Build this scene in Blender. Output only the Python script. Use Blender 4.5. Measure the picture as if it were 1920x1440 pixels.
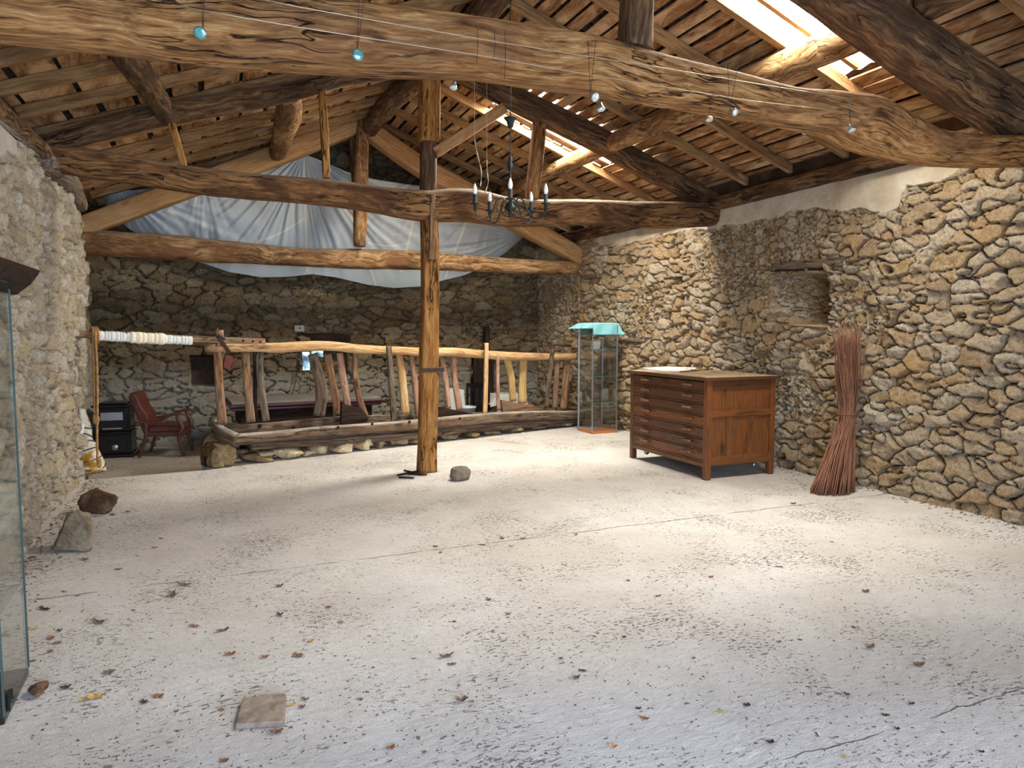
import bpy, math, random
import numpy as np
random.seed(7)
from mathutils import Vector, Matrix, Euler

for _o in list(bpy.data.objects):
    bpy.data.objects.remove(_o)
scene = bpy.context.scene
COL = scene.collection
PI = math.pi

# ---------------------------------------------------------------- camera
F = 1330.0                       # focal length in pixels of a 1920 wide frame
CAM = Vector((0.0, 0.0, 1.55))
YAW = math.atan2(560.0, F)       # turned to the right of the long axis of the barn
PITCH = -math.atan2(100.0, F)
cam_data = bpy.data.cameras.new('camera')
cam_data.sensor_width = 36.0
cam_data.lens = F / 1920.0 * 36.0
cam_data.clip_start = 0.05
cam = bpy.data.objects.new('camera', cam_data)
COL.objects.link(cam)
cam.location = CAM
cam.rotation_euler = Euler((PI / 2 + PITCH, 0, -YAW), 'XYZ')
scene.camera = cam
_R = cam.rotation_euler.to_matrix()

# ---------------------------------------------------------------- view, world, daylight
vs = scene.view_settings
scene.display_settings.display_device = 'sRGB'
vs.view_transform = 'Standard'
vs.look = 'None'
vs.gamma = 1.0
vs.use_curve_mapping = False
vs.exposure = 0.56
scene.cycles.max_bounces = 10
scene.cycles.diffuse_bounces = 4
scene.cycles.glossy_bounces = 4
scene.cycles.transparent_max_bounces = 24
scene.cycles.caustics_reflective = False
scene.cycles.caustics_refractive = False
scene.cycles.sample_clamp_indirect = 6.0

world = bpy.data.worlds.new('world')
scene.world = world
world.use_nodes = True
_bg = world.node_tree.nodes['Background']
_bg.inputs[0].default_value = (0.72, 0.86, 1.0, 1)
_bg.inputs[1].default_value = 2.2


def area(name, loc, rot, sx, sy, watt, colour, spread=180):
    l = bpy.data.lights.new(name, 'AREA')
    l.shape = 'RECTANGLE'
    l.size = sx
    l.size_y = sy
    l.energy = watt
    l.color = colour
    l.spread = math.radians(spread)
    o = bpy.data.objects.new(name, l)
    COL.objects.link(o)
    o.location = loc
    o.rotation_euler = rot
    return o


SLOPE = 0.36
RIDGE_X, EAVE_L, EAVE_R = 2.32, -1.35, 6.0


def roof_z(x):
    """underside of the rafters"""
    return 3.30 + SLOPE * min(x - EAVE_L + 0.0, EAVE_R - x)


SA = math.atan(SLOPE)
# daylight falling through the two roof lights of the right slope and the barn doorway behind the camera
SKY1 = (3.93, 4.69, 3.20, 5.05)      # y0, y1, x0, x1
SKY2 = (7.79, 8.63, 3.30, 4.95)
for _n, (_y0, _y1, _x0, _x1), _w in (('roof_light_daylight_1', SKY1, 300), ('roof_light_daylight_2', SKY2, 385)):
    _cx, _cy = (_x0 + _x1) / 2, (_y0 + _y1) / 2
    area(_n, (_cx, _cy, roof_z(_cx) + 0.34), (0, SA, 0), (_x1 - _x0), (_y1 - _y0), _w, (1.0, 0.965, 0.91))
area('doorway_daylight', (0.7, -2.35, 1.35), (PI / 2 - 0.42, 0, 0), 3.0, 2.4, 270, (0.52, 0.68, 1.0), 150)
area('side_fill_light', (5.85, 0.9, 1.6), (0, PI / 2, 0), 1.9, 1.5, 45, (1.0, 0.95, 0.88))  # added warm fill lamp inside the unbroken right wall, out of view


# ---------------------------------------------------------------- pixels of the photograph to places in the barn
def ray(px, py):
    return (_R @ Vector(((px - 960.0) / F, -(py - 720.0) / F, -1.0)))


def on_plane(px, py, p, n):
    d = ray(px, py)
    t = (Vector(p) - CAM).dot(n) / d.dot(n)
    return CAM + d * t


def on_floor(px, py, z=0.0):
    return on_plane(px, py, (0, 0, z), Vector((0, 0, 1)))


def on_y(px, py, y):
    return on_plane(px, py, (0, y, 0), Vector((0, 1, 0)))


def on_x(px, py, x):
    return on_plane(px, py, (x, 0, 0), Vector((1, 0, 0)))


# the manger stands in an upright plane that runs slightly askew to the room
MA, MB_ = Vector((0.0, 8.55, 0)), Vector((5.45, 10.15, 0))
MDIR = (MB_ - MA).normalized()
MN = Vector((-MDIR.y, MDIR.x, 0))      # points away from the camera


def on_m(px, py, off=0.0):
    return on_plane(px, py, MA + MN * off, MN)


def depth_of(p):
    return (Vector(p) - CAM).dot(_R @ Vector((0, 0, -1)))


def px_len(p, npx):
    """metres covered by npx pixels at place p"""
    return depth_of(p) * npx / F


# ---------------------------------------------------------------- numeric noise
def _hash(ix, iy, iz, seed):
    h = (ix.astype(np.int64) * 374761393 + iy.astype(np.int64) * 668265263 + iz.astype(np.int64) * 2147483647 + seed * 974634777) & 0xffffffff
    h = ((h ^ (h >> 13)) * 1274126177) & 0xffffffff
    h = ((h ^ (h >> 16)) * 2246822519) & 0xffffffff
    h = h ^ (h >> 15)
    return (h & 0xffffff) / float(0x1000000)


def vnoise(x, y, z, seed=0):
    x, y, z = np.broadcast_arrays(np.asarray(x, float), np.asarray(y, float), np.asarray(z, float))
    ix, iy, iz = np.floor(x), np.floor(y), np.floor(z)
    fx, fy, fz = x - ix, y - iy, z - iz
    fx = fx * fx * (3 - 2 * fx); fy = fy * fy * (3 - 2 * fy); fz = fz * fz * (3 - 2 * fz)
    r = 0
    for a in (0, 1):
        for b in (0, 1):
            for c in (0, 1):
                w = (fx if a else 1 - fx) * (fy if b else 1 - fy) * (fz if c else 1 - fz)
                r = r + w * _hash(ix + a, iy + b, iz + c, seed)
    return r * 2 - 1


def fbm(x, y, z, seed=0, octv=4):
    r, a, f, t = 0, 1.0, 1.0, 0
    for k in range(octv):
        r = r + a * vnoise(np.asarray(x) * f, np.asarray(y) * f, np.asarray(z) * f, seed + 17 * k)
        t += a
        a *= 0.5
        f *= 2.03
    return r / t


def sstep(a, b, x):
    t = np.clip((x - a) / (b - a), 0, 1)
    return t * t * (3 - 2 * t)


# ---------------------------------------------------------------- objects and tags
def tag(o, label=None, cat=None, group=None, kind=None):
    if label: o['label'] = label
    if cat: o['category'] = cat
    if group: o['group'] = group
    if kind: o['kind'] = kind
    return o


def empty(name, loc, label, cat, group=None, rz=0.0):
    o = bpy.data.objects.new(name, None)
    COL.objects.link(o)
    o.location = loc
    o.rotation_euler = (0, 0, rz)
    o.empty_display_size = 0.1
    return tag(o, label, cat, group)


class MB:
    """collects shapes; build() links them as one mesh. Each vertex keeps its unturned place for the wood grain."""

    def __init__(s):
        s.v, s.g, s.f, s.fm, s.sm = [], [], [], [], []
        s.mi = 0
        s.off = Vector((random.uniform(0, 40), random.uniform(0, 40), random.uniform(0, 40)))

    def add(s, verts, faces, M=None, grain=None, smooth=False):
        b = len(s.v)
        M = M or Matrix.Identity(4)
        for i, p in enumerate(verts):
            q = Vector(p)
            s.g.append((grain[i] if grain else q) + s.off)
            s.v.append(M @ q)
        for f in faces:
            s.f.append([b + i for i in f]); s.fm.append(s.mi); s.sm.append(smooth)
        return s

    def box(s, M, lo, hi, axis=0):
        """axis: the direction of the grain"""
        x0, y0, z0 = lo; x1, y1, z1 = hi
        vs_ = [(x0, y0, z0), (x1, y0, z0), (x1, y1, z0), (x0, y1, z0), (x0, y0, z1), (x1, y0, z1), (x1, y1, z1), (x0, y1, z1)]
        fs = [(0, 3, 2, 1), (4, 5, 6, 7), (0, 1, 5, 4), (1, 2, 6, 5), (2, 3, 7, 6), (3, 0, 4, 7)]
        gr = None
        if axis:
            gr = [Vector((p[axis], p[(axis + 1) % 3], p[(axis + 2) % 3])) for p in vs_]
        s.off = Vector((random.uniform(0, 40), random.uniform(0, 40), random.uniform(0, 40)))
        return s.add(vs_, fs, M, gr)

    def prism(s, M, outline, z0, z1):
        n = len(outline)
        vs_ = [(x, y, z0) for x, y in outline] + [(x, y, z1) for x, y in outline]
        fs = [list(range(n))[::-1], [n + i for i in range(n)]] + [(i, (i + 1) % n, n + (i + 1) % n, n + i) for i in range(n)]
        return s.add(vs_, fs, M)

    def tube(s, pts, rad, seg=10, sq=2.0, flat=1.0, up=None, cap=True, rough=0.0, seed=0, smooth=True, step=None, twist=0.0, ropy=0.0):
        """sweep along pts. rad: number or list (half width). flat: half height / half width (number or list).
        sq: superellipse power. rough: relative roughness of the skin."""
        pts = [Vector(p) for p in pts]
        n = len(pts)
        rad = list(rad) if hasattr(rad, '__len__') else [rad] * n
        flat = list(flat) if hasattr(flat, '__len__') else [flat] * n
        L = [0.0]
        for i in range(1, n):
            L.append(L[-1] + (pts[i] - pts[i - 1]).length)
        if step and n > 1:
            m = max(2, int(L[-1] / step) + 1)
            P = np.array([tuple(p) for p in pts]); La = np.array(L)
            t = np.linspace(0, L[-1], m)

            def cr(vals):
                vals = np.asarray(vals, float)
                if n == 2: return np.interp(t, La, vals)
                # smooth interpolation through the points
                d = np.gradient(vals, La)
                k = np.clip(np.searchsorted(La, t, 'right') - 1, 0, n - 2)
                h = La[k + 1] - La[k]; u = (t - La[k]) / h
                return ((2 * u**3 - 3 * u**2 + 1) * vals[k] + (u**3 - 2 * u**2 + u) * h * d[k]
                        + (-2 * u**3 + 3 * u**2) * vals[k + 1] + (u**3 - u**2) * h * d[k + 1])
            pts = [Vector(q) for q in np.stack([cr(P[:, 0]), cr(P[:, 1]), cr(P[:, 2])], 1)]
            rad = list(cr(rad)); flat = list(cr(flat)); L = list(t); n = m
        up = Vector(up) if up else None
        rings = []; gr = []
        b = Vector((0, 0, 1))
        T0 = (pts[1] - pts[0]).normalized()
        if abs(T0.z) > 0.9: b = Vector((0, 1, 0))
        th = np.linspace(0, 2 * PI, seg, endpoint=False) + PI / seg
        ct, st = np.cos(th), np.sin(th)
        ex = 2.0 / sq
        cx = np.sign(ct) * np.abs(ct) ** ex; cy = np.sign(st) * np.abs(st) ** ex
        for i in range(n):
            T = (pts[min(i + 1, n - 1)] - pts[max(i - 1, 0)]).normalized()
            if up is not None: b = up
            side = b.cross(T)
            if side.length < 1e-4: side = Vector((1, 0, 0))
            side.normalize()
            u2 = T.cross(side).normalized()
            if up is None: b = u2
            if twist:
                a = twist * L[i]
                side, u2 = side * math.cos(a) + u2 * math.sin(a), u2 * math.cos(a) - side * math.sin(a)
            if rough:
                q = fbm(L[i] * 1.6 + seed * 3.1, cx * 1.6, cy * 1.6, seed, 3) * 0.65 + fbm(L[i] * 5, cx * 4.5, cy * 4.5, seed + 5, 3) * 0.35
                sc = 1 + rough * q * 2
            else:
                sc = np.ones(seg)
            if ropy:
                sc = sc * (1 + ropy * np.cos(3 * th + L[i] * 60))
            for k in range(seg):
                w = side * (cx[k] * rad[i] * sc[k]) + u2 * (cy[k] * rad[i] * flat[i] * sc[k])
                rings.append(pts[i] + w)
                gr.append(Vector((L[i], cx[k] * rad[i], cy[k] * rad[i] * flat[i])))
        faces = []
        for i in range(n - 1):
            for k in range(seg):
                k2 = (k + 1) % seg
                faces.append((i * seg + k, i * seg + k2, (i + 1) * seg + k2, (i + 1) * seg + k))
        s.add(rings, faces, None, gr, smooth)
        if cap:
            base = len(s.v) - len(rings)
            s.f.append([base + k for k in range(seg)][::-1]); s.fm.append(s.mi); s.sm.append(False)
            s.f.append([base + (n - 1) * seg + k for k in range(seg)]); s.fm.append(s.mi); s.sm.append(False)
        return s

    def lathe(s, M, prof, seg=20, smooth=True, close=True):
        vs_, fs = [], []
        for r, z in prof:
            for k in range(seg):
                a = 2 * PI * k / seg
                vs_.append((r * math.cos(a), r * math.sin(a), z))
        for i in range(len(prof) - 1):
            for k in range(seg):
                k2 = (k + 1) % seg
                fs.append((i * seg + k, i * seg + k2, (i + 1) * seg + k2, (i + 1) * seg + k))
        if close:
            fs.append([k for k in range(seg)][::-1])
            fs.append([(len(prof) - 1) * seg + k for k in range(seg)])
        return s.add(vs_, fs, M, None, smooth)

    def blob(s, M, rx, ry, rz, seed=0, amp=0.25, facet=0.0, n=3, freq=1.3):
        """a rounded broken stone: subdivided cube pushed out by noise"""
        N = 4 * n
        vid = {}; P = []; fs = []

        def vert(p):
            key = tuple(int(round(c)) for c in p)
            if key not in vid:
                vid[key] = len(P); P.append([c / N * 2 - 1 for c in key])
            return vid[key]
        for ax in range(3):
            for sgn in (0, N):
                for i in range(N):
                    for j in range(N):
                        q = []
                        for di, dj in ((0, 0), (1, 0), (1, 1), (0, 1)):
                            c = [0, 0, 0]; c[ax] = sgn; c[(ax + 1) % 3] = i + di; c[(ax + 2) % 3] = j + dj
                            q.append(vert(c))
                        fs.append(q if sgn else q[::-1])
        P = np.array(P)
        Ln = np.linalg.norm(P, axis=1, keepdims=True)
        S = P / Ln * 0.75 + P * 0.32
        rng = np.random.RandomState(seed + 1)
        if facet:
            for _ in range(9):
                d = rng.normal(size=3); d /= np.linalg.norm(d)
                lim = rng.uniform(0.62, 0.85)
                h = S @ d
                over = np.maximum(h - lim, 0) * facet
                S = S - over[:, None] * d
        nz = fbm(S[:, 0] * freq, S[:, 1] * freq, S[:, 2] * freq, seed, 3) * amp + fbm(S[:, 0] * 6, S[:, 1] * 6, S[:, 2] * 6, seed + 3, 3) * amp * 0.22
        S = S * (1 + nz[:, None])
        S = S * np.array([rx, ry, rz])
        return s.add([tuple(p) for p in S], fs, M, None, True)

    def build(s, name, mats, parent=None, bevel=0.0, kind=None):
        me = bpy.data.meshes.new(name)
        me.from_pydata([tuple(p) for p in s.v], [], s.f)
        if not isinstance(mats, (list, tuple)): mats = [mats]
        for m in mats: me.materials.append(m)
        me.polygons.foreach_set('material_index', s.fm)
        me.polygons.foreach_set('use_smooth', s.sm)
        at = me.attributes.new('grain', 'FLOAT_VECTOR', 'POINT')
        at.data.foreach_set('vector', np.array([tuple(g) for g in s.g], dtype=np.float32).ravel())
        me.update()
        o = bpy.data.objects.new(name, me)
        COL.objects.link(o)
        if parent is not None:
            o.parent = parent
        if kind: o['kind'] = kind
        if bevel:
            b = o.modifiers.new('bevel', 'BEVEL'); b.width = bevel; b.segments = 2; b.limit_method = 'ANGLE'; b.angle_limit = math.radians(40)
        return o


def local(o):
    """matrix that takes world places into the frame of an empty made by empty()"""
    return (Matrix.Translation(o.location) @ o.rotation_euler.to_matrix().to_4x4()).inverted()


def thing(mb, name, mats, label, cat, group=None, bevel=0.0, base=None):
    """a top-level thing that is one mesh; the origin moves to its base"""
    xs = [p.x for p in mb.v]; ys = [p.y for p in mb.v]; zs = [p.z for p in mb.v]
    c = Vector(base) if base else Vector(((min(xs) + max(xs)) / 2, (min(ys) + max(ys)) / 2, min(zs)))
    mb.v = [p - c for p in mb.v]
    o = mb.build(name, mats, None, bevel)
    o.location = c
    return tag(o, label, cat, group)


def grid_object(name, P, mat, attr=None, flip=False, parent=None, closed_u=False):
    """P: (nv, nu, 3) array"""
    nv, nu = P.shape[:2]
    idx = np.arange(nv * nu).reshape(nv, nu)
    a, b, c, d = idx[:-1, :-1].ravel(), idx[:-1, 1:].ravel(), idx[1:, 1:].ravel(), idx[1:, :-1].ravel()
    Fq = np.stack([a, b, c, d] if not flip else [d, c, b, a], 1).astype(np.int32)
    me = bpy.data.meshes.new(name)
    me.vertices.add(nv * nu)
    me.vertices.foreach_set('co', P.astype(np.float32).ravel())
    me.loops.add(Fq.size)
    me.loops.foreach_set('vertex_index', Fq.ravel())
    me.polygons.add(len(Fq))
    me.polygons.foreach_set('loop_start', np.arange(0, Fq.size, 4, dtype=np.int32))
    me.polygons.foreach_set('loop_total', np.full(len(Fq), 4, dtype=np.int32))
    me.polygons.foreach_set('use_smooth', np.ones(len(Fq), dtype=bool))
    me.update(calc_edges=True)
    if attr is not None:
        for k, arr in attr.items():
            at = me.attributes.new(k, 'FLOAT_VECTOR', 'POINT')
            at.data.foreach_set('vector', arr.astype(np.float32).ravel())
    me.materials.append(mat)
    o = bpy.data.objects.new(name, me)
    COL.objects.link(o)
    if parent is not None: o.parent = parent
    return o


# ================================================================ materials
class NT:
    def __init__(s, name):
        s.m = bpy.data.materials.new(name)
        s.m.use_nodes = True
        s.t = s.m.node_tree
        s.b = s.t.nodes['Principled BSDF']
        s.out = s.t.nodes['Material Output']

    def n(s, typ, **kw):
        nd = s.t.nodes.new(typ)
        for k, v in kw.items():
            if k.startswith('i_'):
                key = k[2:]
                key = int(key) if key.isdigit() else key
                s.put(nd.inputs[key], v)
            else:
                setattr(nd, k, v)
        return nd

    def put(s, sock, v):
        if isinstance(v, bpy.types.NodeSocket):
            s.t.links.new(v, sock)
        elif isinstance(v, (tuple, list)) and len(v) == 3 and sock.type == 'RGBA':
            sock.default_value = (*v, 1)
        else:
            sock.default_value = v

    def math(s, op, a, b=None, c=None, clamp=False):
        nd = s.n('ShaderNodeMath', operation=op, use_clamp=clamp)
        s.put(nd.inputs[0], a)
        if b is not None: s.put(nd.inputs[1], b)
        if c is not None: s.put(nd.inputs[2], c)
        return nd.outputs[0]

    def vmath(s, op, a, b=None, sc=None):
        nd = s.n('ShaderNodeVectorMath', operation=op)
        s.put(nd.inputs[0], a)
        if b is not None: s.put(nd.inputs[1], b)
        if sc is not None: s.put(nd.inputs[3], sc)
        return nd.outputs[0]

    def noise(s, vec, scale, detail=4, rough=0.55, dist=0.0):
        nd = s.n('ShaderNodeTexNoise')
        s.put(nd.inputs['Vector'], vec); s.put(nd.inputs['Scale'], scale)
        s.put(nd.inputs['Detail'], detail); s.put(nd.inputs['Roughness'], rough); s.put(nd.inputs['Distortion'], dist)
        return nd

    def ramp(s, fac, stops, interp='LINEAR'):
        nd = s.n('ShaderNodeValToRGB')
        nd.color_ramp.interpolation = interp
        els = nd.color_ramp.elements
        while len(els) < len(stops): els.new(0.5)
        for e, (p, c) in zip(els, stops):
            e.position = p
            e.color = (*c, 1) if len(c) == 3 else c
        s.put(nd.inputs[0], fac)
        return nd.outputs[0]

    def mix(s, fac, a, b, mode='MIX'):
        nd = s.n('ShaderNodeMix', data_type='RGBA', blend_type=mode)
        s.put(nd.inputs[0], fac); s.put(nd.inputs[6], a); s.put(nd.inputs[7], b)
        return nd.outputs[2]

    def mapr(s, v, a, b, c=0.0, d=1.0):
        nd = s.n('ShaderNodeMapRange')
        s.put(nd.inputs[0], v); s.put(nd.inputs[1], a); s.put(nd.inputs[2], b); s.put(nd.inputs[3], c); s.put(nd.inputs[4], d)
        return nd.outputs[0]

    def bump(s, h, dist=0.01, strength=1.0, nrm=None):
        nd = s.n('ShaderNodeBump')
        s.put(nd.inputs['Height'], h); s.put(nd.inputs['Distance'], dist); s.put(nd.inputs['Strength'], strength)
        if nrm is not None: s.put(nd.inputs['Normal'], nrm)
        return nd.outputs[0]

    def fin(s, col=None, rough=0.8, normal=None, metal=0.0, spec=0.3, **kw):
        if col is not None: s.put(s.b.inputs['Base Color'], col)
        s.put(s.b.inputs['Roughness'], rough)
        s.put(s.b.inputs['Metallic'], metal)
        s.put(s.b.inputs['Specular IOR Level'], spec)
        if normal is not None: s.put(s.b.inputs['Normal'], normal)
        return s.m

    def attr(s, name):
        return s.n('ShaderNodeAttribute', attribute_name=name).outputs['Vector']

    def obj(s):
        return s.n('ShaderNodeTexCoord').outputs['Object']


def lin(r, g, b):
    def f(c):
        c /= 255.0
        return c / 12.92 if c <= 0.04045 else ((c + 0.055) / 1.055) ** 2.4
    return (f(r), f(g), f(b))


def wood(name, dark, mid, light, crack=0.5, bump=0.012, grain=1.0, patch=None, patch_amt=0.5, wavy=1.0, rough=0.85, spec=0.2, dust=None):
    t = NT(name)
    g = t.attr('grain')
    wv = t.noise(g, 2.2, 2, 0.5).outputs['Color']
    wv = t.vmath('SCALE', t.vmath('SUBTRACT', wv, (0.5, 0.5, 0.5)), sc=0.10 * wavy)
    g2 = t.vmath('ADD', g, wv)
    s1 = t.vmath('MULTIPLY', g2, (0.9 * grain, 13 * grain, 13 * grain))
    n1 = t.noise(s1, 2.6, 6, 0.62).outputs[0]
    n2 = t.noise(t.vmath('MULTIPLY', g2, (2.5 * grain, 45 * grain, 45 * grain)), 3.0, 3, 0.6).outputs[0]
    col = t.ramp(n1, [(0.30, dark), (0.46, mid), (0.66, light)])
    col = t.mix(t.mapr(n2, 0.3, 0.7, 0.0, 0.45), col, dark)
    pt = t.noise(t.vmath('MULTIPLY', g, (1.0, 2.2, 2.2)), 1.7, 4, 0.6, 0.6).outputs[0]
    if patch is not None:
        col = t.mix(t.mapr(pt, 0.46, 0.60, 0.0, patch_amt), col, patch)
    # long shakes and splits
    c1 = t.noise(t.vmath('MULTIPLY', g2, (0.55, 7.5, 7.5)), 2.3, 3, 0.5).outputs[0]
    cr = t.math('ABSOLUTE', t.math('SUBTRACT', c1, 0.5))
    crk = t.mapr(cr, 0.0, 0.022, 1.0, 0.0)
    gate = t.mapr(t.noise(g, 1.5, 2).outputs[0], 0.45, 0.58, 0.0, 1.0)
    crk = t.math('MULTIPLY', crk, gate)
    crk = t.math('MULTIPLY', crk, crack)
    col = t.mix(crk, col, tuple(c * 0.25 for c in dark))
    # knots
    vor = t.n('ShaderNodeTexVoronoi', feature='F1')
    t.put(vor.inputs['Vector'], t.vmath('MULTIPLY', g2, (1.6, 4.5, 4.5))); t.put(vor.inputs['Scale'], 1.0)
    kn = t.mapr(vor.outputs['Distance'], 0.07, 0.17, 1.0, 0.0)
    col = t.mix(t.math('MULTIPLY', kn, 0.75), col, tuple(c * 0.45 for c in dark))
    if dust is not None:
        geo = t.n('ShaderNodeNewGeometry')
        sep = t.n('ShaderNodeSeparateXYZ'); t.put(sep.inputs[0], geo.outputs['Normal'])
        df = t.math('MULTIPLY', t.mapr(sep.outputs[2], 0.35, 0.9, 0.0, 0.8), t.mapr(t.noise(g, 3.0, 4).outputs[0], 0.3, 0.6, 0.2, 1.0))
        col = t.mix(df, col, dust)
    h = t.math('ADD', t.math('MULTIPLY', n1, 0.7), t.math('MULTIPLY', n2, 0.35))
    h = t.math('SUBTRACT', h, t.math('MULTIPLY', crk, 1.4))
    nrm = t.bump(h, bump, 1.0)
    return t.fin(col, rough, nrm, spec=spec)


def plain(name, col, rough=0.6, metal=0.0, spec=0.4, var=0.12, scale=6.0, bump=0.0, bscale=60):
    t = NT(name)
    o = t.attr('grain')
    nz = t.noise(o, scale, 4).outputs[0]
    c = t.mix(t.mapr(nz, 0.3, 0.7, 0.0, 1.0), tuple(x * (1 - var) for x in col), tuple(min(1, x * (1 + var)) for x in col))
    nr = None
    if bump:
        nr = t.bump(t.noise(o, bscale, 4).outputs[0], bump, 1.0)
    return t.fin(c, rough, nr, metal, spec)


M = {}
M['oak'] = wood('old_oak_tie', lin(66, 40, 22), lin(164, 114, 64), lin(216, 168, 108), crack=1.0, bump=0.024, grain=1.35, patch=lin(112, 74, 48), patch_amt=0.6, wavy=1.3)
M['oak_mid'] = wood('brown_oak', lin(50, 32, 20), lin(134, 94, 56), lin(178, 134, 84), crack=0.9, bump=0.024, grain=1.2, patch=lin(74, 48, 30), patch_amt=0.9, wavy=1.6, dust=lin(150, 130, 104))
M['oak_dark'] = wood('dark_oak', lin(42, 29, 20), lin(100, 73, 48), lin(152, 120, 84), crack=0.8, bump=0.024, patch=lin(60, 42, 29), patch_amt=0.75, wavy=1.6, dust=lin(140, 122, 98))
M['oak_far'] = wood('pale_burred_oak', lin(64, 42, 26), lin(158, 118, 74), lin(206, 172, 124), crack=0.6, bump=0.022, patch=lin(112, 76, 48), patch_amt=0.85, wavy=2.6, dust=lin(150, 134, 110))
M['sawn'] = wood('sawn_softwood', lin(128, 94, 58), lin(176, 138, 94), lin(200, 164, 118), crack=0.2, bump=0.004, grain=1.3, patch=lin(150, 112, 72), patch_amt=0.5, wavy=0.5)
M['rafter'] = wood('rafter_wood', lin(100, 74, 46), lin(154, 120, 78), lin(184, 148, 104), crack=0.3, bump=0.005, grain=1.2, patch=lin(112, 78, 48), patch_amt=0.6, wavy=0.7)
M['board'] = wood('roof_boards', lin(82, 52, 32), lin(138, 95, 58), lin(176, 132, 88), crack=0.15, bump=0.004, grain=0.8, patch=lin(204, 168, 124), patch_amt=0.7, wavy=2.2)
M['post'] = wood('oak_post', lin(88, 52, 22), lin(168, 116, 58), lin(200, 152, 88), crack=1.0, bump=0.016, patch=lin(120, 78, 38), patch_amt=0.6, wavy=1.4)
M['grey'] = wood('weathered_grey_wood', lin(58, 50, 42), lin(112, 98, 82), lin(150, 134, 112), crack=0.9, bump=0.010, patch=lin(92, 70, 50), patch_amt=0.5)
M['trough'] = wood('worn_trough_wood', lin(56, 44, 34), lin(110, 90, 70), lin(148, 126, 102), crack=0.9, bump=0.016, patch=lin(84, 60, 40), patch_amt=0.6, dust=lin(186, 178, 164))
M['stake_brown'] = wood('brown_stake', lin(84, 54, 36), lin(142, 102, 70), lin(182, 146, 108), crack=0.7, bump=0.009, patch=lin(112, 100, 84), patch_amt=0.5)
M['stake_pink'] = wood('reddish_stake', lin(108, 76, 58), lin(168, 128, 102), lin(204, 168, 142), crack=0.6, bump=0.009, patch=lin(150, 112, 88), patch_amt=0.5)
M['stake_yellow'] = wood('yellow_stake', lin(140, 106, 58), lin(200, 166, 104), lin(226, 198, 142), crack=0.4, bump=0.009, patch=lin(170, 130, 88), patch_amt=0.5)
M['rail'] = wood('stripped_pole', lin(142, 104, 62), lin(204, 164, 112), lin(232, 202, 158), crack=0.5, bump=0.012, patch=lin(176, 128, 80), patch_amt=0.5, wavy=1.2)
M['chest'] = wood('chest_oak', lin(50, 28, 14), lin(84, 50, 26), lin(108, 68, 37), crack=0.0, bump=0.002, grain=1.6, patch=lin(84, 46, 22), patch_amt=0.5, wavy=0.8, rough=0.45, spec=0.4)
M['chest_red'] = wood('chest_oak_reddish', lin(66, 38, 18), lin(104, 62, 30), lin(128, 82, 42), crack=0.0, bump=0.002, grain=1.6, patch=lin(120, 62, 26), patch_amt=0.4, wavy=0.8, rough=0.4, spec=0.4)
M['chest_top'] = wood('dusty_chest_top', lin(120, 100, 76), lin(160, 142, 114), lin(182, 166, 140), crack=0.1, bump=0.002, rough=0.8)
M['handle'] = wood('worn_handle', lin(84, 54, 34), lin(128, 88, 58), lin(156, 114, 80), crack=0.0, bump=0.001, rough=0.5)
M['chair_wood'] = wood('chair_wood', lin(48, 24, 15), lin(80, 43, 28), lin(104, 62, 42), crack=0.0, bump=0.001, grain=2.0, rough=0.35, spec=0.5)
M['case_wood'] = wood('case_base_wood', lin(160, 84, 44), lin(196, 116, 66), lin(214, 140, 88), crack=0.0, bump=0.001, rough=0.5)
M['dark_plank'] = wood('near_black_wood', lin(20, 14, 10), lin(42, 28, 20), lin(64, 46, 32), crack=0.5, bump=0.008)
M['twig'] = plain('willow_twig', lin(118, 78, 54), 0.75, var=0.6, scale=1.5)
M['iron'] = plain('rusty_iron', lin(72, 54, 44), 0.7, 0.4, var=0.35, scale=30, bump=0.002)
M['wrought'] = plain('black_green_iron', lin(38, 48, 46), 0.55, 0.4, var=0.3, scale=30)
M['black'] = plain('black_enamel', (0.006, 0.006, 0.007), 0.22, 0.0, 0.6, var=0.2)
M['steel'] = plain('brushed_metal', lin(168, 172, 172), 0.35, 0.85, var=0.06)
M['pipe'] = plain('grey_conduit', lin(134, 132, 122), 0.55, 0.2, var=0.1)
M['rope'] = plain('hemp_rope', lin(150, 112, 66), 0.95, var=0.25, scale=30, bump=0.004)
M['leather'] = plain('oxblood_leather', lin(86, 38, 26), 0.42, 0, 0.5, var=0.25, scale=5, bump=0.0015)
M['leather_dark'] = plain('dark_back_leather', lin(32, 20, 18), 0.5, 0, 0.5, var=0.25)
M['bandage'] = plain('white_wrapped_cloth', lin(214, 214, 204), 0.95, var=0.06, scale=8, bump=0.003, bscale=90)
M['bandage2'] = plain('cream_wrapped_cloth', lin(228, 216, 186), 0.95, var=0.07, scale=8, bump=0.003, bscale=90)
M['teal'] = plain('teal_cloth', lin(136, 200, 200), 0.95, var=0.04, scale=4, bump=0.001, bscale=300)
M['paper'] = plain('white_paper', lin(226, 226, 220), 0.9, var=0.05)
M['white_sheet'] = plain('white_sheet', lin(208, 206, 196), 0.95, var=0.06)
M['plastic_white'] = plain('white_plastic', lin(214, 218, 220), 0.4, var=0.05)
M['white_lamp'] = plain('white_bulb_glass', lin(236, 236, 232), 0.12, 0, 0.8, var=0.02)
M['tabletop'] = plain('dusty_table_cloth', lin(120, 116, 104), 0.85, var=0.12)
M['maroon'] = plain('maroon_edge', lin(74, 30, 32), 0.35, 0, 0.5, var=0.15)
M['wire'] = plain('bare_wire', lin(190, 176, 150), 0.4, 0.7, var=0.1)
M['cable'] = plain('dark_cable', lin(50, 36, 26), 0.6, var=0.1)
M['grey_plastic'] = plain('grey_box', lin(172, 170, 160), 0.6, var=0.05)
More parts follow.
